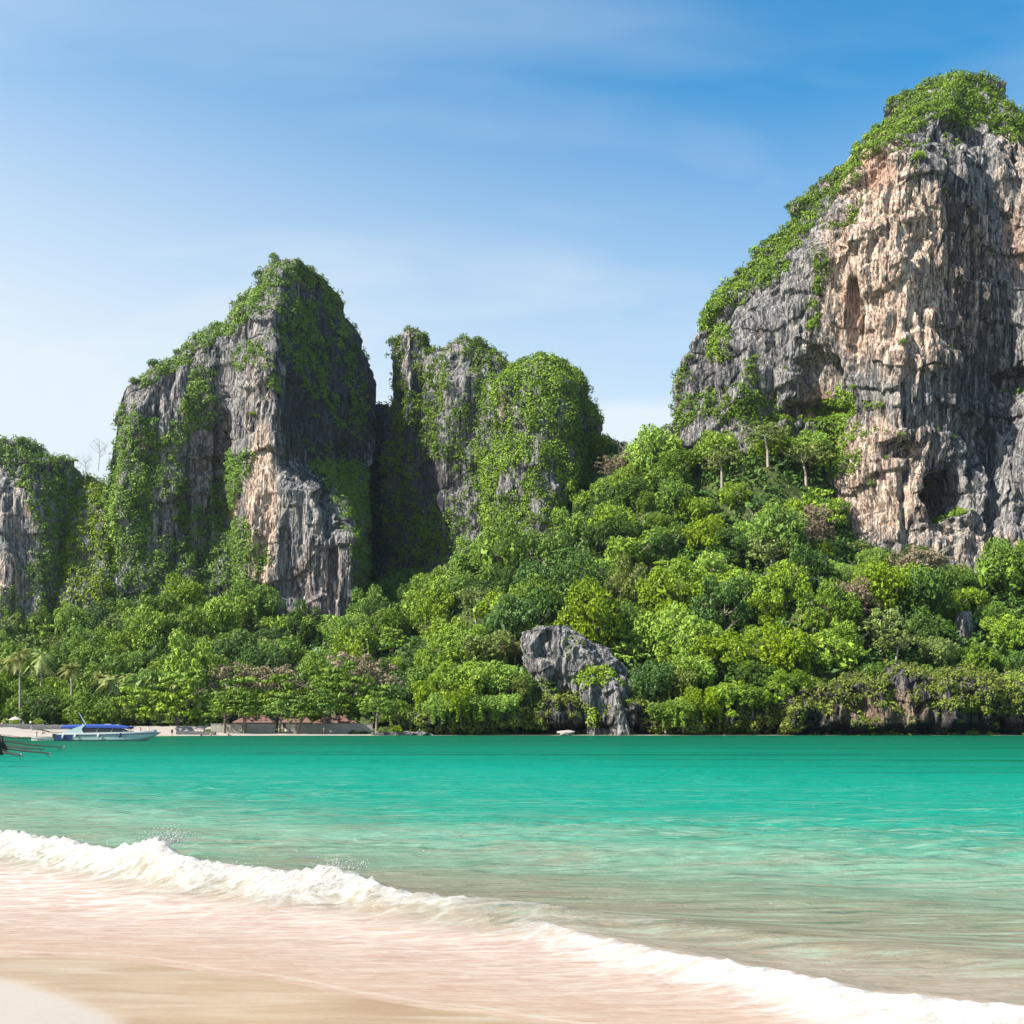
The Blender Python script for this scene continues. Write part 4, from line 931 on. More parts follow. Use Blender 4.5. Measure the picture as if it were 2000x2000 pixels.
# front row along the far beach
for px, Y, R, kd, cl_, dz in [(-20,268,8,'tiered_tree','green',-1.9),(60,270,6.5,'tiered_tree','green',-2.5),(120,272,8.5,'tiered_tree','green',-2.2),(185,270,6,'jungle_tree','green',-3),(225,273,5,'jungle_tree','olive',-3),(262,276,7.5,'tiered_tree','bright',-2.1),(345,278,9.0,'tiered_tree','bright',-1.7),(405,280,5,'tiered_tree','green',-1.9),
        (470,284,9,'tiered_tree','green',-1.3),(545,286,9,'tiered_tree','green',-1.1),(600,290,7,'tiered_tree','green',-1.3),(665,284,10.5,'tiered_tree','green',-0.3),(735,284,8,'tiered_tree','green',-1.7),(775,276,5,'jungle_tree','green',-2),(765,290,6.5,'jungle_tree','deep',-1),
        (455,305,8,'airy_tree','dry',3.5),(530,308,8,'airy_tree','dry',3.0),(700,302,9,'airy_tree','dry',4.2),(755,300,6,'airy_tree','dry',2.0),
        (30,280,6,'jungle_tree','deep',-1.5),(90,282,6,'jungle_tree','deep',-1.5),(150,284,6,'jungle_tree','green',-1.5),(210,284,6,'jungle_tree','deep',-1.5),(290,290,6.5,'jungle_tree','deep',-1.5),(370,292,6.5,'jungle_tree','deep',-1.5),(430,294,6.5,'jungle_tree','deep',-1.5),(500,296,6.5,'jungle_tree','deep',-1),(570,298,7,'jungle_tree','deep',-1),(630,298,7,'jungle_tree','green',-1),(700,294,6.5,'jungle_tree','deep',-1.5),
        # around the outcrop
        (845,272,5.5,'jungle_tree','bright',-1),(890,276,6.5,'jungle_tree','bright',-1),(850,284,7,'jungle_tree','green',0),(935,272,6,'jungle_tree','bright',-1),(975,274,6,'jungle_tree','bright',-1),(1010,270,3.6,'jungle_tree','olive',0),(960,290,7,'jungle_tree','olive',0),(905,296,8,'jungle_tree','bright',0),(1050,296,6,'jungle_tree','bright',1),
        (1005,292,5,'airy_tree','dry',0),(1000,272,4,'jungle_tree','olive',-1),
        # named single trees of the photo
        (1030,392,7,'airy_tree','olive',3),(1205,398,8,'airy_tree','dry',2),(1330,384,7,'jungle_tree','green',2),(1440,386,8,'jungle_tree','green',3),(1500,368,8,'airy_tree','olive',4),(1575,366,8,'airy_tree','olive',4),(1410,372,8,'airy_tree','olive',2),
        (1535,312,5.5,'airy_tree','dry',1.5),(1800,318,9,'airy_tree','dry',0),(930,345,7,'airy_tree','olive',2),(850,350,6,'airy_tree','olive',1),(1640,378,6,'jungle_tree','bright',3),(1600,386,6,'jungle_tree','green',0),
        (1335,266,4,'jungle_tree','bright',-4),(1375,266,5,'jungle_tree','bright',-4),(1420,267,5,'jungle_tree','bright',-3),(1470,267,4.2,'jungle_tree','green',-3),(1300,267,4,'jungle_tree','green',-4),(1520,268,4.6,'jungle_tree','bright',-2.5),(860,266,4,'jungle_tree','bright',-3),(900,266,4.5,'jungle_tree','bright',-3),(945,266,4,'jungle_tree','green',-3),(985,266,4,'jungle_tree','bright',-3),(1560,268,4,'jungle_tree','green',-1),(1820,268,4,'jungle_tree','olive',-1),(1930,267,4,'jungle_tree','green',-2),(1990,268,4.5,'jungle_tree','bright',-1),(1350,276,6.5,'jungle_tree','bright',-1),(1390,280,6.5,'jungle_tree','bright',1),(1440,278,6,'jungle_tree','bright',0),(1330,272,4.5,'jungle_tree','olive',0),(1750,278,6,'airy_tree','olive',0),(1720,282,7,'airy_tree','olive',1),(1830,278,5,'jungle_tree','olive',0)]:
    want(px, Y, R, kd, cl_, dz)
# the rest of the hillside, row behind row, jittered
occ = {}
def crowd(Y0, Y1, step, px0, px1, Rm, Rs, pal, drop=0.):
    Y = Y0
    while Y < Y1:
        x = (px0-1000)/F*Y+rng.uniform(0, step)
        while x < (px1-1000)/F*Y:
            yy = Y+rng.uniform(-.4, .4)*step; xx = x+rng.uniform(-.35, .35)*step
            px = 1000+xx/yy*F
            if 1010 < px < 1260 and yy < 291: x += step; continue
            if all((xx-t['x'])**2+(yy-t['Y'])**2 > (.48*(t['R']+Rm))**2 for t in TREES[:70]):
                R = float(np.clip(Rm*math.exp(rng.normal(0, Rs)), 2.8, 9.0)); z = float(terrain_z(np.array([[xx]]), np.array([[yy]]))[0, 0])
                nz = float(pn(xx/28, yy/28, 0, 400)); r_ = rng.random()
                zmax = 1.55
                if px > 1600 and yy > 312: R = min(R, 4.6); zmax = 1.0
                cl_ = pal(px, yy, nz, r_); kd = 'airy_tree' if (cl_ in ('dry', 'olive') and rng.random() < .55) else ('tiered_tree' if rng.random() < .07 else 'jungle_tree')
                TREES.append(dict(x=xx, Y=yy, z=z-drop*R/5, R=R, kind=kd, col=cl_, zs=float(rng.uniform(.85, zmax)), i=None))
            x += step*rng.uniform(.85, 1.2)
        Y += step*.86
def pal_r(px, Y, nz, r):
    if r < .022: return 'dry'
    if r < .09: return 'olive'
    if r < .36-.35*nz: return 'deep'
    if r > .55-.5*nz: return 'bright'
    return 'green'
def pal_l(px, Y, nz, r): return 'olive' if r < .08 else ('deep' if r < .26 else ('bright' if r > .66-.3*nz else 'green'))
crowd(276, 400, 10.8, 1150, 2110, 6.8, .32, pal_r, 1.8)
crowd(288, 405, 10.4, 830, 1150, 6.4, .30, pal_r, 1.8)
crowd(400, 440, 10.5, 1120, 1320, 5.5, .2, pal_r, 2.0)
crowd(300, 420, 12.0, -70, 830, 6.4, .22, pal_l, 1.0)
crowd(420, 462, 11, 560, 960, 6, .2, lambda *a: 'deep', 1.5)
# drop what stands inside rock, and what the nearer crowns and cliffs hide completely
def inside_rock(x, Y, z):
    for cl in (SADDLE, RIGHT, LEFT, PIN1, PIN2, DOME, FARL):
        P = cl['P']; j = int(np.argmin(np.abs(P[:, P.shape[1]//2, 2]-(z+3)))); row = P[j]
        k = int(np.argmin(np.abs(row[:, 0]-x)))
        if abs(row[k, 0]-x) < 2 and Y > row[k, 1]+1.0 and Y < row[k, 1]+70: return True
    return False
KEEP_CLEAR = [(1866, 1904, 1196, 1242, 291), (1020, 1225, 1225, 1325, 287), (25, 55, 1240, 1350, 285), (68, 92, 1250, 1330, 299), (125, 155, 1260, 1320, 296), (185, 255, 1290, 1320, 296)]      # the spire and the outcrop stand clear
TREES.sort(key=lambda t: t['Y'])
cov = np.zeros((220, 240)); kept = []
for t in TREES:
    Rc = t['R']; hc = {'jungle_tree': 5.5, 'tiered_tree': 5.6, 'airy_tree': 5.6}[t['kind']]/5*Rc*t['zs']
    px, py = 1000+t['x']/t['Y']*F, HOR-(t['z']+hc-EYE)/t['Y']*F; rp = Rc/t['Y']*F
    if inside_rock(t['x'], t['Y'], t['z']): continue
    i0, i1 = int((px-rp*.9)/10)+10, int((px+rp*.9)/10)+10; j0, j1 = int((py-rp*.85*t['zs'])/10), int((py+rp*.2)/10)
    i0, i1 = max(i0, 0), min(i1, 219); j0, j1 = max(j0, 0), min(j1, 239)
    if i1 <= i0 or j1 <= j0: continue
    if any(q[0]-rp*.75 < px < q[1]+rp*.75 and q[2]-rp*.6 < py < q[3]+rp*.9 and t['Y'] < q[4] and Rc > 3.7 for q in KEEP_CLEAR): continue
    if (cov[i0:i1+1, j0:j1+1] < 1).mean() < .14: continue
    a0, a1 = int((px-rp*.62)/10)+10, int((px+rp*.62)/10)+10; b0, b1 = int((py-rp*.55)/10), int((py+rp*.9)/10)
    cov[max(a0, 0):max(a1, 0)+1, max(b0, 0):max(b1, 0)+1] += 1 if t['kind'] != 'airy_tree' else .5
    t['px'], t['py'] = px, py; kept.append(t)
# labels: one per look and place; where several alike share a place, tell them by their order from the left
NM = {'jungle_tree': ('creeper-draped tree', 'jungle_tree'), 'tiered_tree': ('flat-topped tree', 'spreading_tree'), 'airy_tree': ('open-crowned tree', 'open_crowned_tree')}
ORD = ['leftmost', 'second', 'third', 'fourth', 'fifth', 'sixth', 'seventh', 'eighth', 'ninth', 'tenth', 'eleventh', 'twelfth', 'thirteenth', 'fourteenth']
groups = {}
for t in kept:
    if t['Y'] < 292 and t['px'] < 800: t['zone'] = 'lining the far beach' if t['px'] < 420 else 'overhanging the shaded beach wall'
    elif t['Y'] < 310 and t['px'] < 800: t['zone'] = 'rising behind the beach trees'
    else: t['zone'] = zone(t['px'], t['py'])
    t['size'] = 'big' if t['R'] > 6.4 else ('small' if t['R'] < 4.4 else '')
    groups.setdefault((t['zone'], t['col'], t['size'], t['kind']), []).append(t)
g2 = {}
for key, l in groups.items():
    if len(l) <= 5: g2[key+('',)] = l; continue
    l.sort(key=lambda t: t['py']); nt = 2 if len(l) < 11 else 3
    for j, nm in enumerate(['upper', 'lower'] if nt == 2 else ['upper', 'middle', 'lower']):
        g2[key+(nm,)] = l[j*len(l)//nt:(j+1)*len(l)//nt]
for key, l in g2.items():
    zn, cl_, sz, kd, tier = key; l.sort(key=lambda t: t['px'])
    for i, t in enumerate(l):
        base = ' '.join(x for x in (tier, sz, WORDS[cl_], NM[kd][0]) if x)
        lab = base+' '+zn if len(l) == 1 else (ORD[i]+(' from left, ' if i else ' ')+base+' '+zn)
        root = plant(kd, (t['x'], t['Y'], t['z']), t['R']/5, MATN[cl_], name=NM[kd][1], zs=t['zs'], i=t['i'])
        tag(root, lab, 'tree', 'trees '+zn)
print('trees', len(kept), {k: sum(t['kind'] == k for t in kept) for k in NM})
# ------------------------------------------------------------------ things: helpers
import bmesh
def empty(name, loc, rz=0.):
    o = bpy.data.objects.new(name, None); C.objects.link(o); o.location = loc; o.rotation_euler = (0, 0, rz); o.empty_display_size = .3; return o
def box(cx, cy, cz, sx_, sy_, sz_, bev=0.0):
    """eight-corner block with chamfered upright edges when bev > 0"""
    if not bev:
        V = np.array([(x, y, z) for z in (-.5, .5) for x, y in ((-.5, -.5), (.5, -.5), (.5, .5), (-.5, .5))])*(sx_, sy_, sz_)+(cx, cy, cz)
        return V, np.array([(0,3,2,1),(4,5,6,7),(0,1,5,4),(1,2,6,5),(2,3,7,6),(3,0,4,7)])
    b = bev; hx, hy = sx_/2, sy_/2
    ring = [(-hx+b, -hy), (hx-b, -hy), (hx, -hy+b), (hx, hy-b), (hx-b, hy), (-hx+b, hy), (-hx, hy-b), (-hx, -hy+b)]
    V = np.array([(x+cx, y+cy, z*sz_+cz) for z in (-.5, .5) for x, y in ring]); Fc = [(i, (i+1) % 8, 8+(i+1) % 8, 8+i) for i in range(8)]
    Fc += [(0, 7, 6, 1), (1, 6, 5, 2), (2, 5, 4, 3), (8, 9, 14, 15), (9, 10, 13, 14), (10, 11, 12, 13)]
    return V, np.array(Fc)
def part(name, shapes, m, parent, smooth=False, **kw):
    V, Fc = join(shapes); return add(name, np_mesh(name, V, Fc, smooth=smooth, mats=[m]), parent, **kw)
def loft_x(sections, closed=True):
    """sections: list of rings (k,3) -> quads, ends capped with a fan of quads"""
    k = len(sections[0]); V = np.concatenate(sections); Fc = [tuple(f) for f in grid_faces(len(sections), k, wrap=closed)]
    if closed:
        for base, fl in ((0, 1), ((len(sections)-1)*k, -1)):
            for i in range(1, k//2): 
                q = (base+i-1, base+i, base+k-1-i, base+(k-i) % k); Fc.append(q[::fl])
    return V, np.array(Fc)
M_WHITE = plain('white_gelcoat', (.55, .57, .57), .25, var=.03)
M_HULL = plain('shaded_white_gelcoat', (.36, .48, .49), .3, var=.04)  # white boat's teal shade put into the base colour
M_NAVY = plain('navy_paint', (.012, .03, .11), .3)
M_BLUE = plain('blue_canvas', (.008, .045, .26), .8, var=.2)
M_GLASSD = plain('smoked_glass', (.03, .035, .04), .12)
M_DARKM = plain('dark_engine', (.018, .016, .015), .55, metal=.3)
M_RUST = plain('rusty_steel', (.006, .0055, .005), .8, metal=.0, var=.4)
M_GREYM = plain('brass_propeller', (.40, .40, .36), .4, metal=.6)
M_SKIN = plain('tanned_skin', (.42, .24, .15), .6)
M_SKINP = plain('pale_skin', (.62, .42, .32), .6)
M_HAIR = plain('dark_hair', (.02, .015, .012), .6)
M_CLOTH = plain('canopy_cloth', (.45, .41, .37), .8)
M_WALL = plain('weathered_concrete', (.30, .29, .25), .9, var=.25, scale=1.2, bump=.3)
M_WALLC = plain('cream_render', (.16, .145, .11), .85, var=.15)
M_ROOF = plain('tile_roof', (.13, .07, .055), .8, var=.4, scale=3, bump=.3)
M_WOOD = plain('grey_wood', (.16, .12, .09), .8, var=.3)
M_ROPE = plain('post_green', (.03, .12, .07), .6)
M_PALE = plain('pale_boulder', (.27, .25, .23), .8, var=.25, bump=.5)

# ------------------------------------------------------------------ speedboat at anchor: stern left, bow right
bx, by = world_pt(215, 1447, 159)[:2]
SB = empty('speedboat', (bx, by, -.02), .02)
tag(SB, 'white speedboat with blue canopy and swept radar arch floating off the far beach', 'boat')
Lh = 14.6; xs = np.linspace(0, 1, 22)
def hull_ring(u, lo, hi, wk=1.0, n=9):
    """ring in the YZ plane at station u between relative heights"""
    x = -Lh/2+Lh*u; sheer = .95+.32*u**2; beam = 1.45*(1-np.clip((u-.45)/.55, 0, 1)**2.2)*(.93+.07*min(1, u*5))*wk+.02
    keel = -.35+.0*u+np.clip((u-.72)/.28, 0, 1)**1.6*(sheer+.25)
    ys = np.linspace(-1, 1, n); zz = keel+(sheer-keel)*np.abs(ys)**1.8*1.0
    low = np.stack([np.full(n, x), ys*beam, np.maximum(zz, keel)], 1)
    low[:, 2] = np.where(np.abs(ys) > .99, sheer, low[:, 2])
    return low, sheer, beam, keel, x
secs = []
for u in xs:
    low, sh_, bm_, kl, x = hull_ring(u, 0, 1)
    chine = np.array([(x, -bm_, sh_), (x, -bm_*.93, kl+(sh_-kl)*.40), (x, -bm_*.45, kl+(sh_-kl)*.08), (x, 0, kl), (x, bm_*.45, kl+(sh_-kl)*.08), (x, bm_*.93, kl+(sh_-kl)*.40), (x, bm_, sh_), (x, bm_*.6, sh_+.04), (x, 0, sh_+.07), (x, -bm_*.6, sh_+.04)])
    secs.append(chine)
part('hull', [loft_x(secs)], M_HULL, SB, smooth=False)
# white gunwale strake and navy rub rail
def strake(z0, z1, out, u0=0., u1=1., n=20):
    ss_ = []
    for u in np.linspace(u0, u1, n):
        _, sh_, bm_, kl, x = hull_ring(u, 0, 1)
        ss_.append(np.array([(x, -bm_-out, sh_+z0), (x, -bm_-out, sh_+z1), (x, -bm_+.06, sh_+z1), (x, -bm_+.06, sh_+z0)]))
    return loft_x(ss_)
def strake_m(z0, z1, out, u0=0., u1=1., n=20):
    V, Fc = strake(z0, z1, out, u0, u1, n); V = V.copy(); V[:, 1] *= -1; return V, Fc[:, ::-1]
part('gunwale', [strake(-.02, .22, .03, .03, .97), strake_m(-.02, .22, .03, .03, .97)], M_WHITE, SB)
part('rub_rail', [strake(-.14, -.035, .05), strake_m(-.14, -.035, .05)], M_NAVY, SB)
part('stern_panel', [strake(-.80, -.15, .035, -.005, .16, 6)], M_NAVY, SB); part('stern_panel', [strake_m(-.80, -.15, .035, -.005, .16, 6)], M_NAVY, SB)
fd = [np.array([(x, -w_, z), (x, -w_*.8, z+h_), (x, w_*.8, z+h_), (x, w_, z)]) for x, w_, z, h_ in [(1.6, 1.15, 1.15, .22), (3.2, 1.05, 1.2, .24), (5.0, .7, 1.22, .20), (6.4, .25, 1.26, .08)]]
part('foredeck', [loft_x(fd)], M_WHITE, SB)
cab = [np.array([(x, -w_, z), (x, -w_*.9, z+h_), (x, w_*.9, z+h_), (x, w_, z)]) for x, w_, z, h_ in [(-4.4, 1.2, 1.1, .75), (-2.0, 1.2, 1.1, .82), (1.4, 1.15, 1.15, .72), (2.6, .9, 1.2, .18)]]
part('cabin_side', [loft_x(cab)], M_GLASSD, SB)
cn = []
for u in np.linspace(0, 1, 14):
    x = -6.6+9.6*u; z = 1.93+.12*math.sin(u*math.pi)-.10*max(0, u-.75)*4*.35; th = .30 if u < .9 else .16
    cn.append(np.array([(x, -1.30, z-.14), (x, -1.28, z+.16), (x, -.6, z+th+.03), (x, 0, z+th+.06), (x, .6, z+th+.03), (x, 1.28, z+.16), (x, 1.30, z-.14), (x, 0, z-.03)]))
part('canopy', [loft_x(cn)], M_BLUE, SB, smooth=False)
part('canopy_strut', [tube([(x, s*1.15, 1.1), (x+dx, s*1.15, 2.0)], [.035, .03], 5) for s in (-1, 1) for x, dx in ((-1.7, .5), (.4, .5), (2.4, -.3))], M_WHITE, SB)
for s in (-1, 1):
    outline = np.array([(-6.9, 1.05), (-6.1, 1.25), (-5.2, 1.6), (-4.4, 1.95), (-3.7, 2.20), (-3.3, 2.36), (-3.1, 2.22), (-3.4, 2.0), (-3.6, 1.7), (-3.4, 1.3), (-3.2, 1.05), (-5.0, 1.0)])
    A = np.stack([outline[:, 0], np.full(len(outline), s*1.34), outline[:, 1]], 1); B = A.copy(); B[:, 1] = s*1.22
    k = len(outline); V = np.concatenate([A, B]); me = bpy.data.meshes.new('radar_arch')
    me.from_pydata([tuple(v) for v in V], [], [tuple(range(k)), tuple(range(2*k-1, k-1, -1))]+[(i, k+i, k+(i+1) % k, (i+1) % k) for i in range(k)]); me.materials.append(M_HULL); me.update()
    add('radar_arch', me, SB)
part('arch_crossbar', [box(-3.4, 0, 2.33, .34, 2.5, .09)], M_WHITE, SB)
part('antenna_mast', [tube([(-3.4, 0, 2.3), (-3.8, 0, 3.0), (-4.5, 0, 4.15)], [.11, .09, .05], 6)], M_HULL, SB)
for u in (.085, .205, .43, .64):
    _, sh_, bm_, kl, x = hull_ring(u, 0, 1)
    part('fender', [tube([(x, -bm_-.16, sh_+.1), (x-.04, -bm_-.2, sh_-.05), (x-.12, -bm_-.22, sh_-.35), (x-.18, -bm_-.2, sh_-.62)], [.05, .15, .15, .05], 8)], M_WHITE if u < .6 else M_NAVY, SB)
for y in (-.8, 0, .8):
    part('outboard_motor', [box(-7.65, y, .75, .55, .42, .62, .08), box(-7.6, y, .2, .24, .16, .9)], M_DARKM, SB)
# roof-top bundles seen on the canopy
part('roof_bundle', [box(-.3, .2, 2.40, .9, .6, .16, .08), box(1.2, -.1, 2.33, .5, .5, .14, .08)], M_CLOTH, SB)

# low white tender between the speedboat and the longtails
tx, ty = world_pt(96, 1446, 165)[:2]; TD = empty('tender_boat', (tx, ty, 0), 0.03); tag(TD, "low white open tender lying behind the speedboat's stern", 'boat')
secs = []
for u in np.linspace(0, 1, 10):
    x = -2.6+4.4*u; bm_ = .6*(1-(1-min(1, u*2.2))**2*.75); sh_ = .34+.12*(1-u)**2; secs.append(np.array([(x, -bm_, sh_), (x, -bm_*.8, .0), (x, 0, -.15), (x, bm_*.8, .0), (x, bm_, sh_), (x, bm_*.85, sh_), (x, 0, .22), (x, -bm_*.85, sh_)]))
part('hull', [loft_x(secs)], M_WHITE, TD)
part('thwart', [box(x, 0, .3, .24, .9, .05) for x in (-1.2, .1, 1.0)], M_WOOD, TD)

# ------------------------------------------------------------------ longtail boats: only their motors and long shafts reach into the picture
def longtail(px0, px1, py0, py1, Y, lab, prop=True, eng=1.0):
    """engine on the stern at px0, shaft reaching to px1"""
    a = world_pt(px0, py0, Y); b = world_pt(px1, py1, Y-1.0)
    root = empty('longtail_boat', (a[0], Y, 0), 0); tag(root, lab, 'boat', 'longtail boats moored at the left edge')
    l = lambda p: np.array(p)-np.array([a[0], Y, 0])
    ea = l(a); eb = l(b)
    secs = []
    for u in np.linspace(0, 1, 14):
        x = ea[0]-.9-10*u; bm_ = .85*math.sin(math.pi*min(1, .28+u*.72))**.7+.03; sh_ = .62+1.6*max(0, u-.55)**2*4; k = -.2+max(0, u-.75)*2.2
        secs.append(np.array([(x, -bm_, sh_), (x, -bm_*.7, (k+sh_)*.3), (x, 0, k), (x, bm_*.7, (k+sh_)*.3), (x, bm_, sh_), (x, bm_*.88, sh_), (x, 0, k+.2), (x, -bm_*.88, sh_)]))
    part('hull', [loft_x(secs[::-1])], M_WOOD, root)
    ez = ea[2]
    E = [box(ea[0]-.55*eng, 0, ez+.12, .85*eng, .5, .42*eng, .08), box(ea[0]-.75*eng, 0, ez+.42*eng, .35*eng, .32, .34*eng, .06), tube([(ea[0]-.3, .2, ez+.1), (ea[0]-.25, .22, ez+.55*eng), (ea[0]-.5, .2, ez+.8*eng)], [.06, .06, .05], 6),
         box(ea[0]-.1*eng, 0, ez-.05, .4*eng, .3, .3*eng, .05), tube([(ea[0]-.5, 0, ez-.1), (ea[0]-.5, 0, .1)], [.09, .12], 7), tube([(ea[0]-.9, .1, ez+.1), (ea[0]-1.9, .2, ez+.5)], [.03, .03], 5)]
    part('motor', E, M_DARKM, root)
    part('air_filter', [tube([(ea[0]-.5*eng, -.32, ez+.22), (ea[0]-.5*eng, -.42, ez+.22)], [.16*eng, .16*eng], 10), tube([(ea[0]-.95*eng, -.3, ez+.3), (ea[0]-.95*eng, -.36, ez+.3)], [.11*eng, .11*eng], 10)], M_RUST, root)
    d = eb-ea; mid = ea+d*.5+np.array([0, 0, -.015*np.linalg.norm(d)])
    sh_ = part('shaft', [tube([ea, ea+d*.25+np.array([0, 0, -.03]), mid, ea+d*.78+np.array([0, 0, -.02]), eb], [.065, .055, .05, .045, .04], 7)], M_RUST, root)
    part('support_bar', [tube([ea+np.array([0, 0, .12]), ea+d*.45+np.array([0, 0, .06])], [.02, .018], 5), tube([ea+d*.45+np.array([0, 0, .06]), ea+d*.62], [.018, .015], 5)], M_RUST, root)
    sk = part('skeg', [tube([ea+d*.90, ea+d*.93+np.array([0, 0, -.18]), ea+d*1.0+np.array([0, 0, -.24])], [.02, .018, .01], 5)], M_RUST, root)
    if prop:
        bl = []
        for q in range(3):
            an = q*2.094+px1; c, s = math.cos(an), math.sin(an)
            bl.append((np.array([eb+(0, 0, 0), eb+(.05, .06*c-.05*s, .06*s+.05*c), eb+(.03, .19*c, .19*s), eb+(-.02, .10*c+.08*s, .10*s-.08*c)]), np.array([(0, 1, 2, 3)])))
        hub = tube([eb-d/np.linalg.norm(d)*.06, eb+d/np.linalg.norm(d)*.07], [.045, .02], 7)
        part('propeller', bl+[hub], M_GREYM, root)
longtail(-14, 84, 1436, 1444, 88, 'longtail boat whose raised shaft is the topmost one at the left edge', prop=False)
longtail(-2, 125, 1446, 1460, 74, 'longtail boat with the longest raised propeller shaft at the left edge', eng=1.0)
longtail(8, 86, 1456, 1463, 68, 'longtail boat with the middle shaft, ending short and without a propeller', prop=False, eng=.9)
longtail(10, 99, 1461, 1471, 62, 'longtail boat with dark motor and white-tipped propeller on the second-lowest shaft', eng=1.0)
longtail(2, 42, 1468, 1474, 55, 'nearest longtail boat, its short drooping shaft lowest at the left edge', eng=.8)

# ------------------------------------------------------------------ people: one skinned body each
def person_mesh(pose):
    """skeleton points grown into one continuous surface; returns body mesh and the joints"""
    if pose == 'stand':
        J = dict(pel=(0,0,.92), ch=(0,.01,1.30), nk=(0,0,1.46), hd=(0,-.02,1.60), tp=(0,-.01,1.72), ls=(-.17,0,1.40), le=(-.24,.02,1.12), lh=(-.25,-.06,.86), lf=(-.25,-.08,.76), rs=(.17,0,1.40), re=(.25,.03,1.12), rh=(.24,-.08,.88), rf=(.24,-.10,.78),
                 lp=(-.09,0,.88), lk=(-.11,-.02,.48), la=(-.12,.02,.08), lt=(-.13,-.14,.03), rp=(.09,0,.88), rk=(.13,-.06,.48), ra=(.15,.02,.08), rt=(.16,-.14,.03))
    elif pose == 'walk':
        J = dict(pel=(0,0,.92), ch=(.02,0,1.30), nk=(.04,0,1.46), hd=(.07,0,1.60), tp=(.07,0,1.72), ls=(0,-.17,1.40), le=(-.14,-.2,1.15), lh=(-.10,-.2,.92), lf=(-.07,-.2,.84), rs=(.03,.17,1.40), re=(.16,.2,1.15), rh=(.30,.2,.98), rf=(.36,.2,.92),
                 lp=(0,-.09,.88), lk=(.22,-.1,.52), la=(.26,-.1,.10), lt=(.40,-.1,.05), rp=(0,.09,.88), rk=(-.06,.1,.48), ra=(-.34,.1,.16), rt=(-.26,.1,.03))
    elif pose == 'sit':
        J = dict(pel=(0,0,.12), ch=(-.05,.02,.48), nk=(-.06,0,.64), hd=(-.04,0,.78), tp=(-.04,0,.90), ls=(-.06,-.17,.58), le=(-.02,-.24,.34), lh=(.16,-.2,.28), lf=(.24,-.18,.28), rs=(-.06,.17,.58), re=(-.02,.24,.34), rh=(.16,.2,.28), rf=(.24,.18,.28),
                 lp=(.02,-.1,.12), lk=(.36,-.12,.46), la=(.62,-.12,.08), lt=(.76,-.12,.04), rp=(.02,.1,.12), rk=(.36,.12,.46), ra=(.62,.12,.08), rt=(.76,.12,.04))
    elif pose == 'bend':
        J = dict(pel=(0,0,.86), ch=(.30,0,1.10), nk=(.44,0,1.12), hd=(.54,0,1.04), tp=(.62,0,.96), ls=(.36,-.17,1.08), le=(.42,-.18,.82), lh=(.48,-.16,.58), lf=(.50,-.16,.48), rs=(.36,.17,1.08), re=(.42,.18,.82), rh=(.48,.16,.58), rf=(.50,.16,.48),
                 lp=(0,-.1,.82), lk=(.10,-.12,.46), la=(-.04,-.12,.08), lt=(.10,-.12,.03), rp=(0,.1,.82), rk=(.12,.14,.46), ra=(0,.14,.08), rt=(.14,.14,.03))
    E = [('pel','ch'),('ch','nk'),('nk','hd'),('hd','tp'),('ch','ls'),('ls','le'),('le','lh'),('lh','lf'),('ch','rs'),('rs','re'),('re','rh'),('rh','rf'),('pel','lp'),('lp','lk'),('lk','la'),('la','lt'),('pel','rp'),('rp','rk'),('rk','ra'),('ra','rt')]
    Rr = dict(pel=.13, ch=.145, nk=.055, hd=.10, tp=.05, ls=.06, le=.042, lh=.03, lf=.025, rs=.06, re=.042, rh=.03, rf=.025, lp=.09, lk=.06, la=.042, lt=.03, rp=.09, rk=.06, ra=.042, rt=.03)
    names = list(J); me = bpy.data.meshes.new('body'); me.from_pydata([J[k] for k in names], [(names.index(a), names.index(b)) for a, b in E], [])
    o = bpy.data.objects.new('tmp', me); C.objects.link(o); sk = o.modifiers.new('s', 'SKIN'); o.modifiers.new('u', 'SUBSURF').levels = 1
    for i, k in enumerate(names): 
        r = Rr[k]; me.skin_vertices[0].data[i].radius = (r*(1.25 if k in ('ch', 'pel') else 1), r*.8 if k in ('ch', 'pel') else r)
    me.skin_vertices[0].data[0].use_root = True
    dg = bpy.context.evaluated_depsgraph_get(); m2 = bpy.data.meshes.new_from_object(o.evaluated_get(dg)); bpy.data.objects.remove(o); m2.name = 'body'
    return m2, J
_pc = {}
def ell(c, r, n=7, k=10):
    ths = np.linspace(.15, np.pi-.15, n); return loft_x([np.stack([c[0]+r[0]*np.sin(t_)*np.cos(np.arange(k)/k*6.283), c[1]+r[1]*np.sin(t_)*np.sin(np.arange(k)/k*6.283), np.full(k, c[2]+r[2]*np.cos(t_))], 1) for t_ in ths])
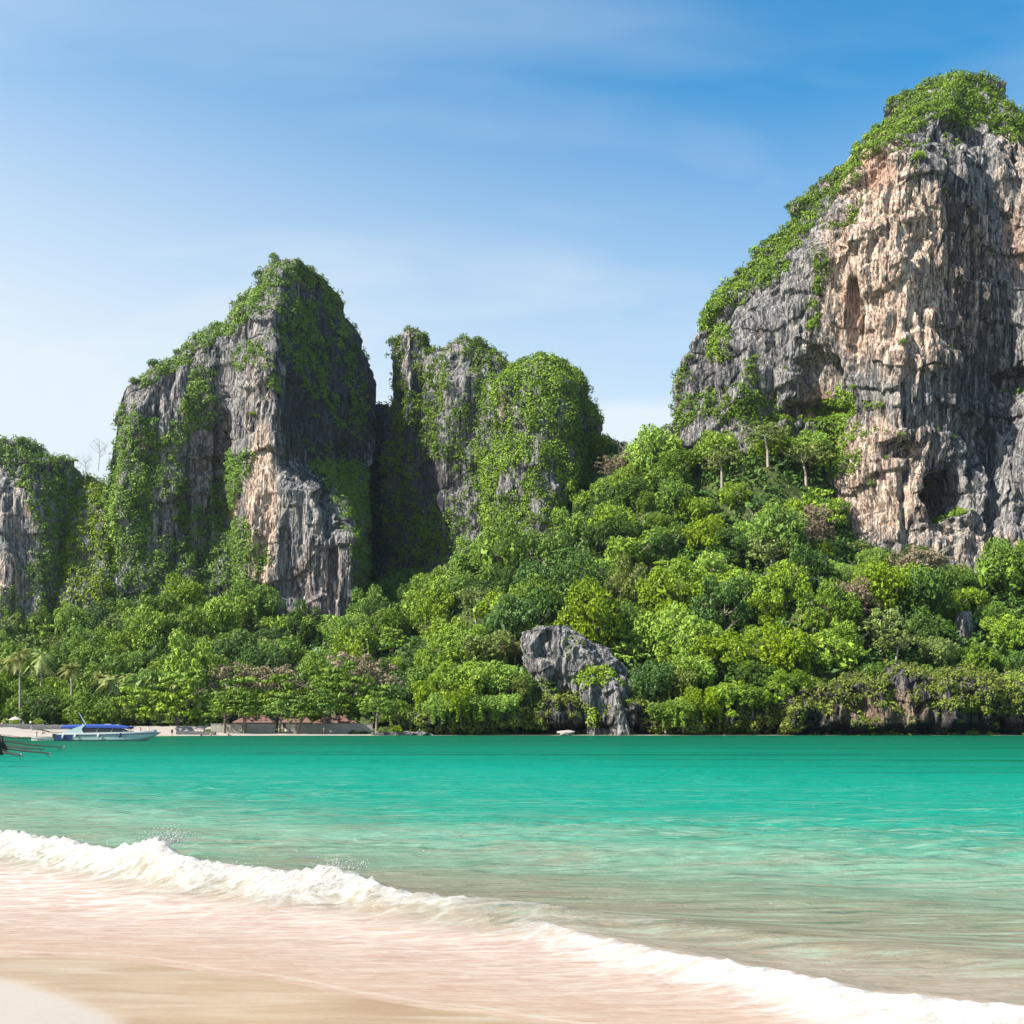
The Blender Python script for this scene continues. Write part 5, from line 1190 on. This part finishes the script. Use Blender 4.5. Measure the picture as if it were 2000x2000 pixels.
def person(px, py, Y, pose, lab, skin=M_SKIN, top=None, bottom=M_NAVY, hat=None, rz=0., group='people on the far beach', z=None):
    if pose not in _pc: _pc[pose] = person_mesh(pose)
    me, J = _pc[pose]
    x = (px-1000)/F*Y
    if z is None: z = float(sand_z(x, Y))
    root = empty('person', (x, Y, z), rz); tag(root, lab, 'person', group)
    b = add('body', me.copy(), root); b.data.materials.clear(); b.data.materials.append(skin)
    h = np.array(J['hd']); part('hair', [ell(h+(0, 0.01, .04), (.105, .115, .11))], M_HAIR if hat is None else hat, root, smooth=True)
    p = np.array(J['pel'])
    kn = [(np.array(J[a])*.55+np.array(J[q])*.45) for a, q in (('lp', 'lk'), ('rp', 'rk'))]
    part('shorts', [tube([p+(0, 0, .08), p-(0, 0, .03)], [.19, .18], 10)]+[tube([np.array(J[a]), k_], [.13, .115], 8) for a, k_ in zip(('lp', 'rp'), kn)], bottom, root, smooth=True)
    if top is not None:
        c = np.array(J['ch']); part('shirt', [tube([p+(c-p)*.15, p+(c-p)*.6, c+(0, 0, .07)], [.18, .19, .17], 10)]+[tube([np.array(J[s+'s']), (np.array(J[s+'s'])+np.array(J[s+'e']))/2], [.085, .07], 7) for s in 'lr'], top, root, smooth=True)
    return root
M_LAV = plain('lavender_cloth', (.40, .40, .58), .8); M_PINK = plain('pink_cloth', (.62, .32, .30), .8); M_WCL = plain('white_cloth', (.72, .70, .68), .8); M_BLK = plain('black_cloth', (.02, .02, .022), .8)
person(4, 1406, 262, 'stand', 'person in a pink shirt at the far left edge of the far beach', M_SKINP, M_PINK, M_PINK)
person(45, 1412, 262, 'stand', 'person in white standing just right of the beach parasol', M_SKINP, M_WCL, M_WCL)
person(60, 1412, 260, 'stand', 'second person in white right of the beach parasol, with dark hair', M_SKINP, M_WCL, M_BLK)
person(62, 1424, 240, 'walk', 'person in lavender clothes walking along the berm below the parasol', M_SKINP, M_LAV, M_LAV)
person(83, 1426, 236, 'sit', 'dark-clothed person sitting on the open sand left of the speedboat', M_SKIN, M_WCL, M_BLK)
person(256, 1415, 262, 'stand', 'person in a white shirt under the trees right of the blue canopy', M_SKIN, M_WCL, M_BLK)
person(274, 1426, 250, 'stand', 'person in faded pink standing above the bow of the speedboat', M_SKIN, M_PINK, M_PINK)
person(290, 1418, 258, 'stand', 'person in white between the pink-clad person and the blue shirt', M_SKINP, M_WCL, M_WCL)
person(301, 1424, 250, 'bend', 'person in a blue shirt bending over the sand beyond the bow', M_SKIN, M_BLUE, M_BLK)
person(336, 1429, 249, 'stand', 'dark person in white cap standing alone near the waterline', M_SKIN, M_BLK, M_BLK, hat=M_WCL)
person(393, 1434, 250, 'sit', 'small dark person sitting at the waterline below the trees', M_SKIN, M_BLK, M_BLK)
person(412, 1432, 251, 'sit', 'person in pink sitting on the narrow sand left of the wall', M_SKINP, M_PINK, M_BLK)
person(447, 1434, 251, 'sit', 'person in black sitting on the sand tongue under the leaning trunks', M_SKIN, M_BLK, M_BLK)
person(558, 1422, 262, 'sit', 'person in white sitting against the gap in the beach wall', M_SKINP, M_WCL, M_WCL, z=.9)
person(1415, 1437, 252, 'stand', 'lone swimmer, only head and shoulders above the green water', M_SKIN, None, M_BLK, z=-1.35, group='swimmers')

def berm(px0, px1, Y, lab):
    x0, x1 = (px0-1000)/F*Y, (px1-1000)/F*Y; n = 60; r = np.random.default_rng(5); secs = []
    for i in range(n):
        u = i/(n-1); x = x0+(x1-x0)*u; h = .95*(1-u*.35)*r.uniform(.75, 1.1); secs.append(np.array([(x, -.5, -.4), (x+r.normal(0, .05), -.35, h*.6), (x, -.1+r.normal(0, .06), h), (x, .8, h), (x, 1.2, -.4)]))
    V, Fc = loft_x(secs); z = float(sand_z((x0+x1)/2, Y)); me = np_mesh('shaded_berm', V, Fc, smooth=False, mats=[M_BERM]); o = add('shaded_berm', me, loc=(0, Y, z)); tag(o, lab, 'bank')
M_BERM = plain('dark_bank', (.075, .075, .08), .9, var=.5, scale=1.5, bump=.6)  # shade of the berm face put into a dark base colour
berm(-40, 138, 244, 'long bank painted dark as the shaded berm across the top of the open sand')
berm(345, 420, 256, 'short dark bank at the foot of the trees left of the wall')
# parasol, loungers, posts, beach bushes
def parasol(px, py, Y, lab):
    x = (px-1000)/F*Y; z = float(sand_z(x, Y)); r = empty('beach_parasol', (x, Y, z)); tag(r, lab, 'parasol')
    part('pole', [tube([(0, 0, 0), (0, 0, 2.3)], [.04, .035], 6)], M_WOOD, r)
    k = 10; ring = lambda rad, zz: np.stack([rad*np.cos(np.arange(k)/k*6.283), rad*np.sin(np.arange(k)/k*6.283), np.full(k, zz)], 1)
    part('canopy', [loft_x([ring(.06, 2.75), ring(.8, 2.42), ring(1.5, 1.98), ring(1.5, 1.90), ring(.7, 2.3), ring(.05, 2.6)])], M_CLOTH, r)
parasol(30, 1408, 262, 'cream beach parasol standing at the left end of the far beach')
def lounger(px, Y, rz, lab):
    x = (px-1000)/F*Y; z = float(sand_z(x, Y)); r = empty('beach_lounger', (x, Y, z), rz); tag(r, lab, 'sun lounger')
    part('seat', [box(.3, 0, .38, 1.3, .6, .08)], M_CLOTH, r); part('backrest', [(np.array([(-.35,-.3,.36),(-.35,.3,.36),(-.85,.3,.85),(-.85,-.3,.85),(-.35,-.3,.43),(-.35,.3,.43),(-.88,.3,.92),(-.88,-.3,.92)]), np.array([(0,1,2,3),(4,7,6,5),(0,4,5,1),(1,5,6,2),(2,6,7,3),(3,7,4,0)]))], M_CLOTH, r)
    for a, b_ in ((-.3, -.25), (-.3, .25), (.85, -.25), (.85, .25)): part('leg', [box(a, b_, .17, .06, .06, .34)], M_WOOD, r)
lounger(90, 262, .1, 'cream sun lounger under the trees left of the radar arch'); lounger(98, 263, .3, 'second cream sun lounger, nearer the radar arch')
for px, py, Y, lab in [(72, 1441, 190, 'thin green marker post standing in the shallows left of the speedboat')]:
    x = (px-1000)/F*Y; r = empty('marker_post', (x, Y, 0)); tag(r, lab, 'post'); part('pole', [tube([(0, 0, -1), (0, 0, 1.0)], [.07, .06], 7)], M_ROPE, r); part('cap', [ell((0, 0, 1.1), (.12, .12, .14))], M_RUST, r)

# ------------------------------------------------------------------ beach wall in the shade of the trees, bungalows behind
def wall(px0, px1, Y0, Y1, top, lab):
    x0, x1 = (px0-1000)/F*Y0, (px1-1000)/F*Y1; L = math.hypot(x1-x0, Y1-Y0); r = empty('beach_wall', (x0, Y0, 0), math.atan2(Y1-Y0, x1-x0)); tag(r, lab, 'wall')
    n = max(1, round(L/2.6)); wd = L/n
    for i in range(n): part('panel', [box(wd*(i+.5), 0, .3+top/2-.05, wd-.05, .24, top+.5, .03)], M_WALL, r)
    part('coping', [box(L/2, 0, .55+top, L+.1, .36, .14)], M_WALL, r)
wall(412, 474, 268, 268, 2.2, 'short grey beach wall section left of the first dark trunk')
wall(482, 538, 268, 268.5, 2.2, 'grey beach wall section between the two dark trunks')
wall(558, 728, 269, 270, 2.2, 'long grey beach wall section right of the gap in the wall')
def bungalow(px, Y, w_, h_, lab, wallm=M_WALLC):
    x = (px-1000)/F*Y; z = .25; r = empty('bungalow', (x, Y, z)); tag(r, lab, 'house')
    W = w_/2; cols = np.linspace(-W, W, 5)
    wins = [(-W*.55, .9), (W*.1, .9), (W*.6, .8)]
    xs_ = [-W]+[v for c_, q in wins for v in (c_-q/2, c_+q/2)]+[W]
    sh = [box((xs_[i]+xs_[i+1])/2, 0, h_/2, xs_[i+1]-xs_[i], .2, h_) for i in range(0, len(xs_), 2)]
    sh += [box(c_, 0, .45, q, .2, .9) for c_, q in wins]+[box(c_, 0, h_-.2, q, .2, .4) for c_, q in wins]
    sh += [box(-W, 2.5, h_/2, .2, 4.8, h_), box(W, 2.5, h_/2, .2, 4.8, h_), box(0, 5, h_/2, w_, .2, h_)]
    part('wall', sh, wallm, r)
    for c_, q in wins:
        f_ = part('window', [box(c_-q/2+.04, -.02, h_/2+.25, .08, .14, h_-1.3), box(c_+q/2-.04, -.02, h_/2+.25, .08, .14, h_-1.3), box(c_, -.02, h_/2+.25, .05, .12, h_-1.3)], M_WOOD, r)
        part('pane', [box(c_, .05, h_/2+.25, q-.12, .03, h_-1.3)], M_GLASSD, f_)
    e = .9; V = np.array([(-W-e, -e-.4, h_-.1), (W+e, -e-.4, h_-.1), (W+e, 5+e, h_-.1), (-W-e, 5+e, h_-.1), (-W*.55, 2.5, h_+1.7), (W*.55, 2.5, h_+1.7)])
    V2 = V+np.array([0, 0, .12]); Fc = np.array([(0,1,5,4),(2,3,4,5),(1,2,5,5),(3,0,4,4)])
    me = bpy.data.meshes.new('roof'); me.from_pydata([tuple(v) for v in np.concatenate([V, V2])], [], [(4,5,1,0),(5,4,3,2),(5,2,1),(4,0,3),(6,7,11,10),(8,9,10,11),(7,8,11),(9,6,10),(0,1,7,6),(1,2,8,7),(2,3,9,8),(3,0,6,9)]); me.materials.append(M_ROOF); me.update(); add('roof', me, r)
    for c_ in cols: part('porch_post', [box(c_, -e-.2, h_/2-.05, .14, .14, h_-.1)], M_WHITE, r)
bungalow(495, 276, 8.5, 2.9, 'cream bungalow with white porch posts behind the left part of the wall')
bungalow(578, 277, 6.5, 2.9, 'middle bungalow with a reddish tiled roof, above the gap in the wall')
bungalow(655, 278, 9.5, 2.8, 'long grey bungalow with reddish roof behind the right half of the wall', M_WALL)

# single dark leaning trunks before the wall
def lone_trunk(px, Y, H, lean, lab):
    x = (px-1000)/F*Y; r = empty('beach_tree', (x, Y, .6)); tag(r, lab, 'tree', 'dark trunks in front of the beach wall')
    add('crown', PROTO['tiered_tree'][int(px) % 4][0], r, (lean, 0, H-3.6), px, .95)
    part('trunk', [tube([(0, 0, -.5), (lean*.25, 0, H*.4), (lean, 0, H)], [.42, .32, .22], 8)], M_BARK, r, smooth=True)
    part('limb', [tube([(lean*.3, 0, H*.45), (lean*.3+1.6, 0, H*.8)], [.18, .09], 6), tube([(lean*.5, 0, H*.6), (lean*.5-1.5, 0, H*.9)], [.15, .08], 6)], M_BARK, r, smooth=True)
for px, H, le, lb in [(438, 6, .5, 'thick dark trunk at the left end of the beach wall'), (478, 6, -.4, 'dark trunk between the first two wall sections'), (545, 5.5, .8, 'stout dark trunk in the gap of the beach wall'), (582, 5, 1.6, 'slanting dark trunk crossing the long wall section'), (634, 6.5, -.3, 'slim grey trunk in front of the long wall section'), (735, 6, .4, 'dark trunk at the right end of the beach wall')]:
    lone_trunk(px, 265.5, H, le, lb)

# ------------------------------------------------------------------ coconut palms
PALMS = [palm_meshes(17, 501), palm_meshes(14, 502), palm_meshes(12, 503)]
for px, Y, k, sc_, dz, lab in [(39, 285, 0, 1.12, 0, 'tallest coconut palm, leftmost, its grey trunk bare down to the beach trees'), (79, 300, 0, 1.16, 0, 'coconut palm with pale straight trunk, second from the left edge'), (140, 296, 1, 1.0, 2.0, 'coconut palm with drooping fronds right of the two tall palms'),
        (190, 300, 2, 1.0, 1.5, 'low coconut palm half hidden, first of the pair behind the speedboat trees'), (222, 296, 2, .95, 1.0, 'low coconut palm leaning, second of the pair behind the speedboat trees'), (250, 303, 1, .85, 1.5, 'coconut palm with yellowish fronds left of the bright flat-topped tree'), (15, 310, 1, 1.15, 2, 'coconut palm at the far left edge behind the tallest one'), (345, 298, 2, .9, 2.5, 'small coconut palm behind the bright flat-topped beach trees')]:
    x, z = on_ground(px, Y); r = empty('coconut_palm', (x, Y, z+dz), px*.7); r.scale = (sc_,)*3; tag(r, lab, 'palm', 'coconut palms behind the beach')
    tr, cr = PALMS[k]; add('trunk', tr, r); add('fronds', cr, r)

# ------------------------------------------------------------------ shrubs that stand out singly
def shrub_at(P3, R, m, lab, cat='shrub', group=None, i=None):
    r = plant('shrub', tuple(P3), R, m, name='shrub', i=i); tag(r, lab, cat, group); return r
for px, py, Y, R, m, lab in [(30, 1413, 259, 1.3, L_BRIGHT, 'bright low bush under the cream parasol'), (75, 1414, 259, 1.6, L_BRIGHT, 'wide low bush right of the people in white'), (748, 1430, 262, 1.6, L_OLIVE, 'small olive bush on the dark rocks right of the wall'), (775, 1428, 262, 1.8, L_BRIGHT, 'yellow-green bush on the dark rocks right of the wall'),
        (1430, 1400, 263, 2.0, L_BRIGHT, 'bright bush hanging over the dark cleft in the sea cliff')]:
    x = (px-1000)/F*Y; shrub_at((x, Y, EYE+(HOR-py)/F*Y-.2*R), R, m, lab)
def on_cliff(cl, px, py):
    d = (cl['px']-px)**2+(cl['py']-py)**2; d = d+np.where(cl['N'][..., 1] < .3, 0, 1e5); k = np.unravel_index(np.argmin(d), d.shape); return cl['P'][k], cl['N'][k]
for px, py, R, m, lab in [(1725, 797, 3.0, L_OLIVE, "round olive bush clinging to the middle of the giant cliff"), (1758, 852, 1.9, L_OLIVE, 'small round bush above the scooped overhang of the giant cliff'), (1700, 945, 2.2, L_OLIVE, 'olive bush low on the bare left edge of the giant cliff'), (1795, 312, 2.6, L_BRIGHT, 'yellow-green bush in the dark cleft under the summit'),
        (1668, 762, 2.0, L_GREEN, 'green tuft left of the round bush on the giant cliff'), (1592, 565, 2.4, L_OLIVE, 'upper bush on the grey rib of the giant cliff'), (1588, 640, 2.2, L_BRIGHT, 'lower bright bush on the grey rib of the giant cliff'), (1762, 672, 1.5, L_GREEN, 'tiny bush on the cream wall of the giant cliff'), (1842, 372, 1.3, L_GREEN, 'tiny bush high in the grey bay of the giant cliff'),
        (1405, 655, 3.2, L_BRIGHT, 'big yellow-green bush on the left shoulder of the giant cliff'), (1470, 720, 1.8, L_GREEN, 'bush on the fluted grey wall above the jungle'), (495, 813, 2.0, L_BRIGHT, "small bright bush on the left peak's pale rib"), (590, 865, 2.2, L_GREEN, "small bush on the left peak's shaded face"), (575, 725, 2.4, L_GREEN, 'bush at the lit edge of the left peak'),
        (405, 835, 2.4, L_GREEN, 'bush on the ledge left of the pale rib'), (1010, 725, 3.5, L_BRIGHT, 'bright bush on the left brow of the domed block'), (965, 755, 3.0, L_BRIGHT, 'bright bush beside the pale notch of the domed block'), (770, 672, 3.6, L_GREEN, 'green bush crowning the slim pinnacle'), (930, 672, 3.2, L_GREEN, 'green bush on the right brow of the broad pinnacle')]:
    P3, Nn = on_cliff(RIGHT if px > 1250 else (LEFT if px < 700 else (PIN1 if px < 850 else (PIN2 if px < 945 else DOME))), px, py)
    shrub_at(P3+Nn*R*.4-np.array([0, 0, .3*R]), R, m, lab)
# little trees breaking the skylines
def sky_row(cl, pts, Rm, where, group):
    for i, (px, py) in enumerate(pts):
        d = (cl['px']-px)**2+(cl['py']-py)**2; k = np.unravel_index(np.argmin(d), d.shape); P3 = cl['P'][k]; R = Rm*rng.uniform(.75, 1.35)
        m = [L_GREEN, L_DEEP, L_GREEN, L_OLIVE, L_BRIGHT][i % 5]
        nm = ['green', 'dark green', 'mid-green', 'olive', 'yellow-green'][i % 5]
        shrub_at(P3-np.array([0, 0, .25*R]), R, m, '%s skyline bush, number %s' % (nm, '') if False else '%s bush, %s %s' % (nm, ORD[i].replace('leftmost', 'first')+(' from the left' if i else ' from the left'), where), 'bush', group, i)
sky_row(RIGHT, [(1345,700),(1372,612),(1400,585),(1440,525),(1470,490),(1502,462),(1537,405),(1580,362),(1625,330),(1668,285),(1705,240),(1770,185),(1935,172),(1978,235)], 2.6, 'on the skyline of the giant cliff', 'skyline bushes of the giant cliff')
sky_row(LEFT, [(262,745),(300,715),(345,690),(385,660),(425,632),(475,590),(505,540),(535,505),(605,530),(652,580),(676,640),(693,690),(708,760)], 2.8, 'on the skyline of the left peak', 'skyline bushes of the left peak')
sky_row(DOME, [(1020,712),(1060,698),(1098,712),(1135,748),(1160,795),(1178,875)], 2.8, 'on the skyline of the domed block', 'skyline bushes of the domed block')
# bare grey trees on the notch between the bluff and the peak
M_TWIG = plain('bare_twigs', (.30, .27, .25), .9)
def bare_tree(loc, H, seed, lab):
    r_ = np.random.default_rng(seed); root = empty('bare_tree', loc); tag(root, lab, 'tree')
    part('trunk', [tube([(0, 0, -1), (.05*H, 0, H*.5), (0, 0, H*.8)], [.16, .12, .05], 6)], M_TWIG, root)
    tw = []
    for i in range(16):
        z0 = H*r_.uniform(.3, .78); a = r_.uniform(0, 6.28); L = H*r_.uniform(.25, .45); p0 = np.array([.03*H, 0, z0]); p1 = p0+np.array([math.cos(a)*L*.6, math.sin(a)*L*.6, L*.5])
        tw.append(tube([p0, p1], [.06, .035], 4))
        for k in range(5):
            p2 = p1+r_.normal(0, 1, 3)*L*.28+np.array([0, 0, .2*L]); tw.append(tube([p1, p2], [.03, .012], 3))
    part('branches', tw, M_TWIG, root)
for px, py, Y, H, lab in [(165, 935, 452, 13, 'bare grey tree standing in the notch beside the small bluff'), (192, 905, 448, 14, 'bare tree leaning from the left shoulder of the tall peak'), (1215, 905, 405, 10, 'bare pale-limbed tree on the saddle skyline')]:
    p = world_pt(px, py, Y); bare_tree((p[0], p[1], p[2]-2), H, int(px), lab)
# pale boulder in the tide notch, and small dark rocks at the waterline
def boulder(px, Y, r3, seed, m, lab, z=.2, group=None):
    x = (px-1000)/F*Y; bm = bmesh.new(); bmesh.ops.create_icosphere(bm, subdivisions=4, radius=1)
    P = np.array([v.co[:] for v in bm.verts]); n_ = 1+.45*pn(P[:, 0]*1.3, P[:, 1]*1.3, P[:, 2]*1.3, seed)+.18*np.abs(pn(P[:, 0]*4, P[:, 1]*4, P[:, 2]*4, seed+1))
    for v, q in zip(bm.verts, P*n_[:, None]*np.array(r3)): v.co = q
    me = bpy.data.meshes.new('boulder'); bm.to_mesh(me); bm.free(); me.materials.append(m); o = add('boulder', me, loc=(x, Y, z)); tag(o, lab, 'rock', group)
boulder(1106, 261.5, (1.75, .9, .62), 3, M_PALE, 'flat pale boulder at the waterline under the craggy outcrop', .55)
for i, (px, r, q) in enumerate([(742, 1.6, 'leftmost'), (768, 2.2, 'second'), (795, 1.8, 'third'), (822, 2.3, 'rightmost')]):
    boulder(px, 262.5+.3*i, (r, 1.1, .8), 10+i, M_ROCK, q+' dark low rock at the waterline right of the beach wall', .15, 'dark rocks at the waterline')
# ------------------------------------------------------------------ thin sea air over the whole bay
V, Fc = box(0, 50, 158, 5300, 5300, 324)
mh, t = mat('air'); vs = t.n('ShaderNodeVolumePrincipled'); vs.inputs['Color'].default_value = (.62, .80, 1, 1); vs.inputs['Density'].default_value = .00003; vs.inputs['Anisotropy'].default_value = .2
t.n('ShaderNodeOutputMaterial', ins={1: vs.outputs[0]})
o = add('haze', np_mesh('haze', V, Fc, smooth=False, mats=[mh])); tag(o, 'thin blue sea haze filling the bay', 'haze', kind='stuff')
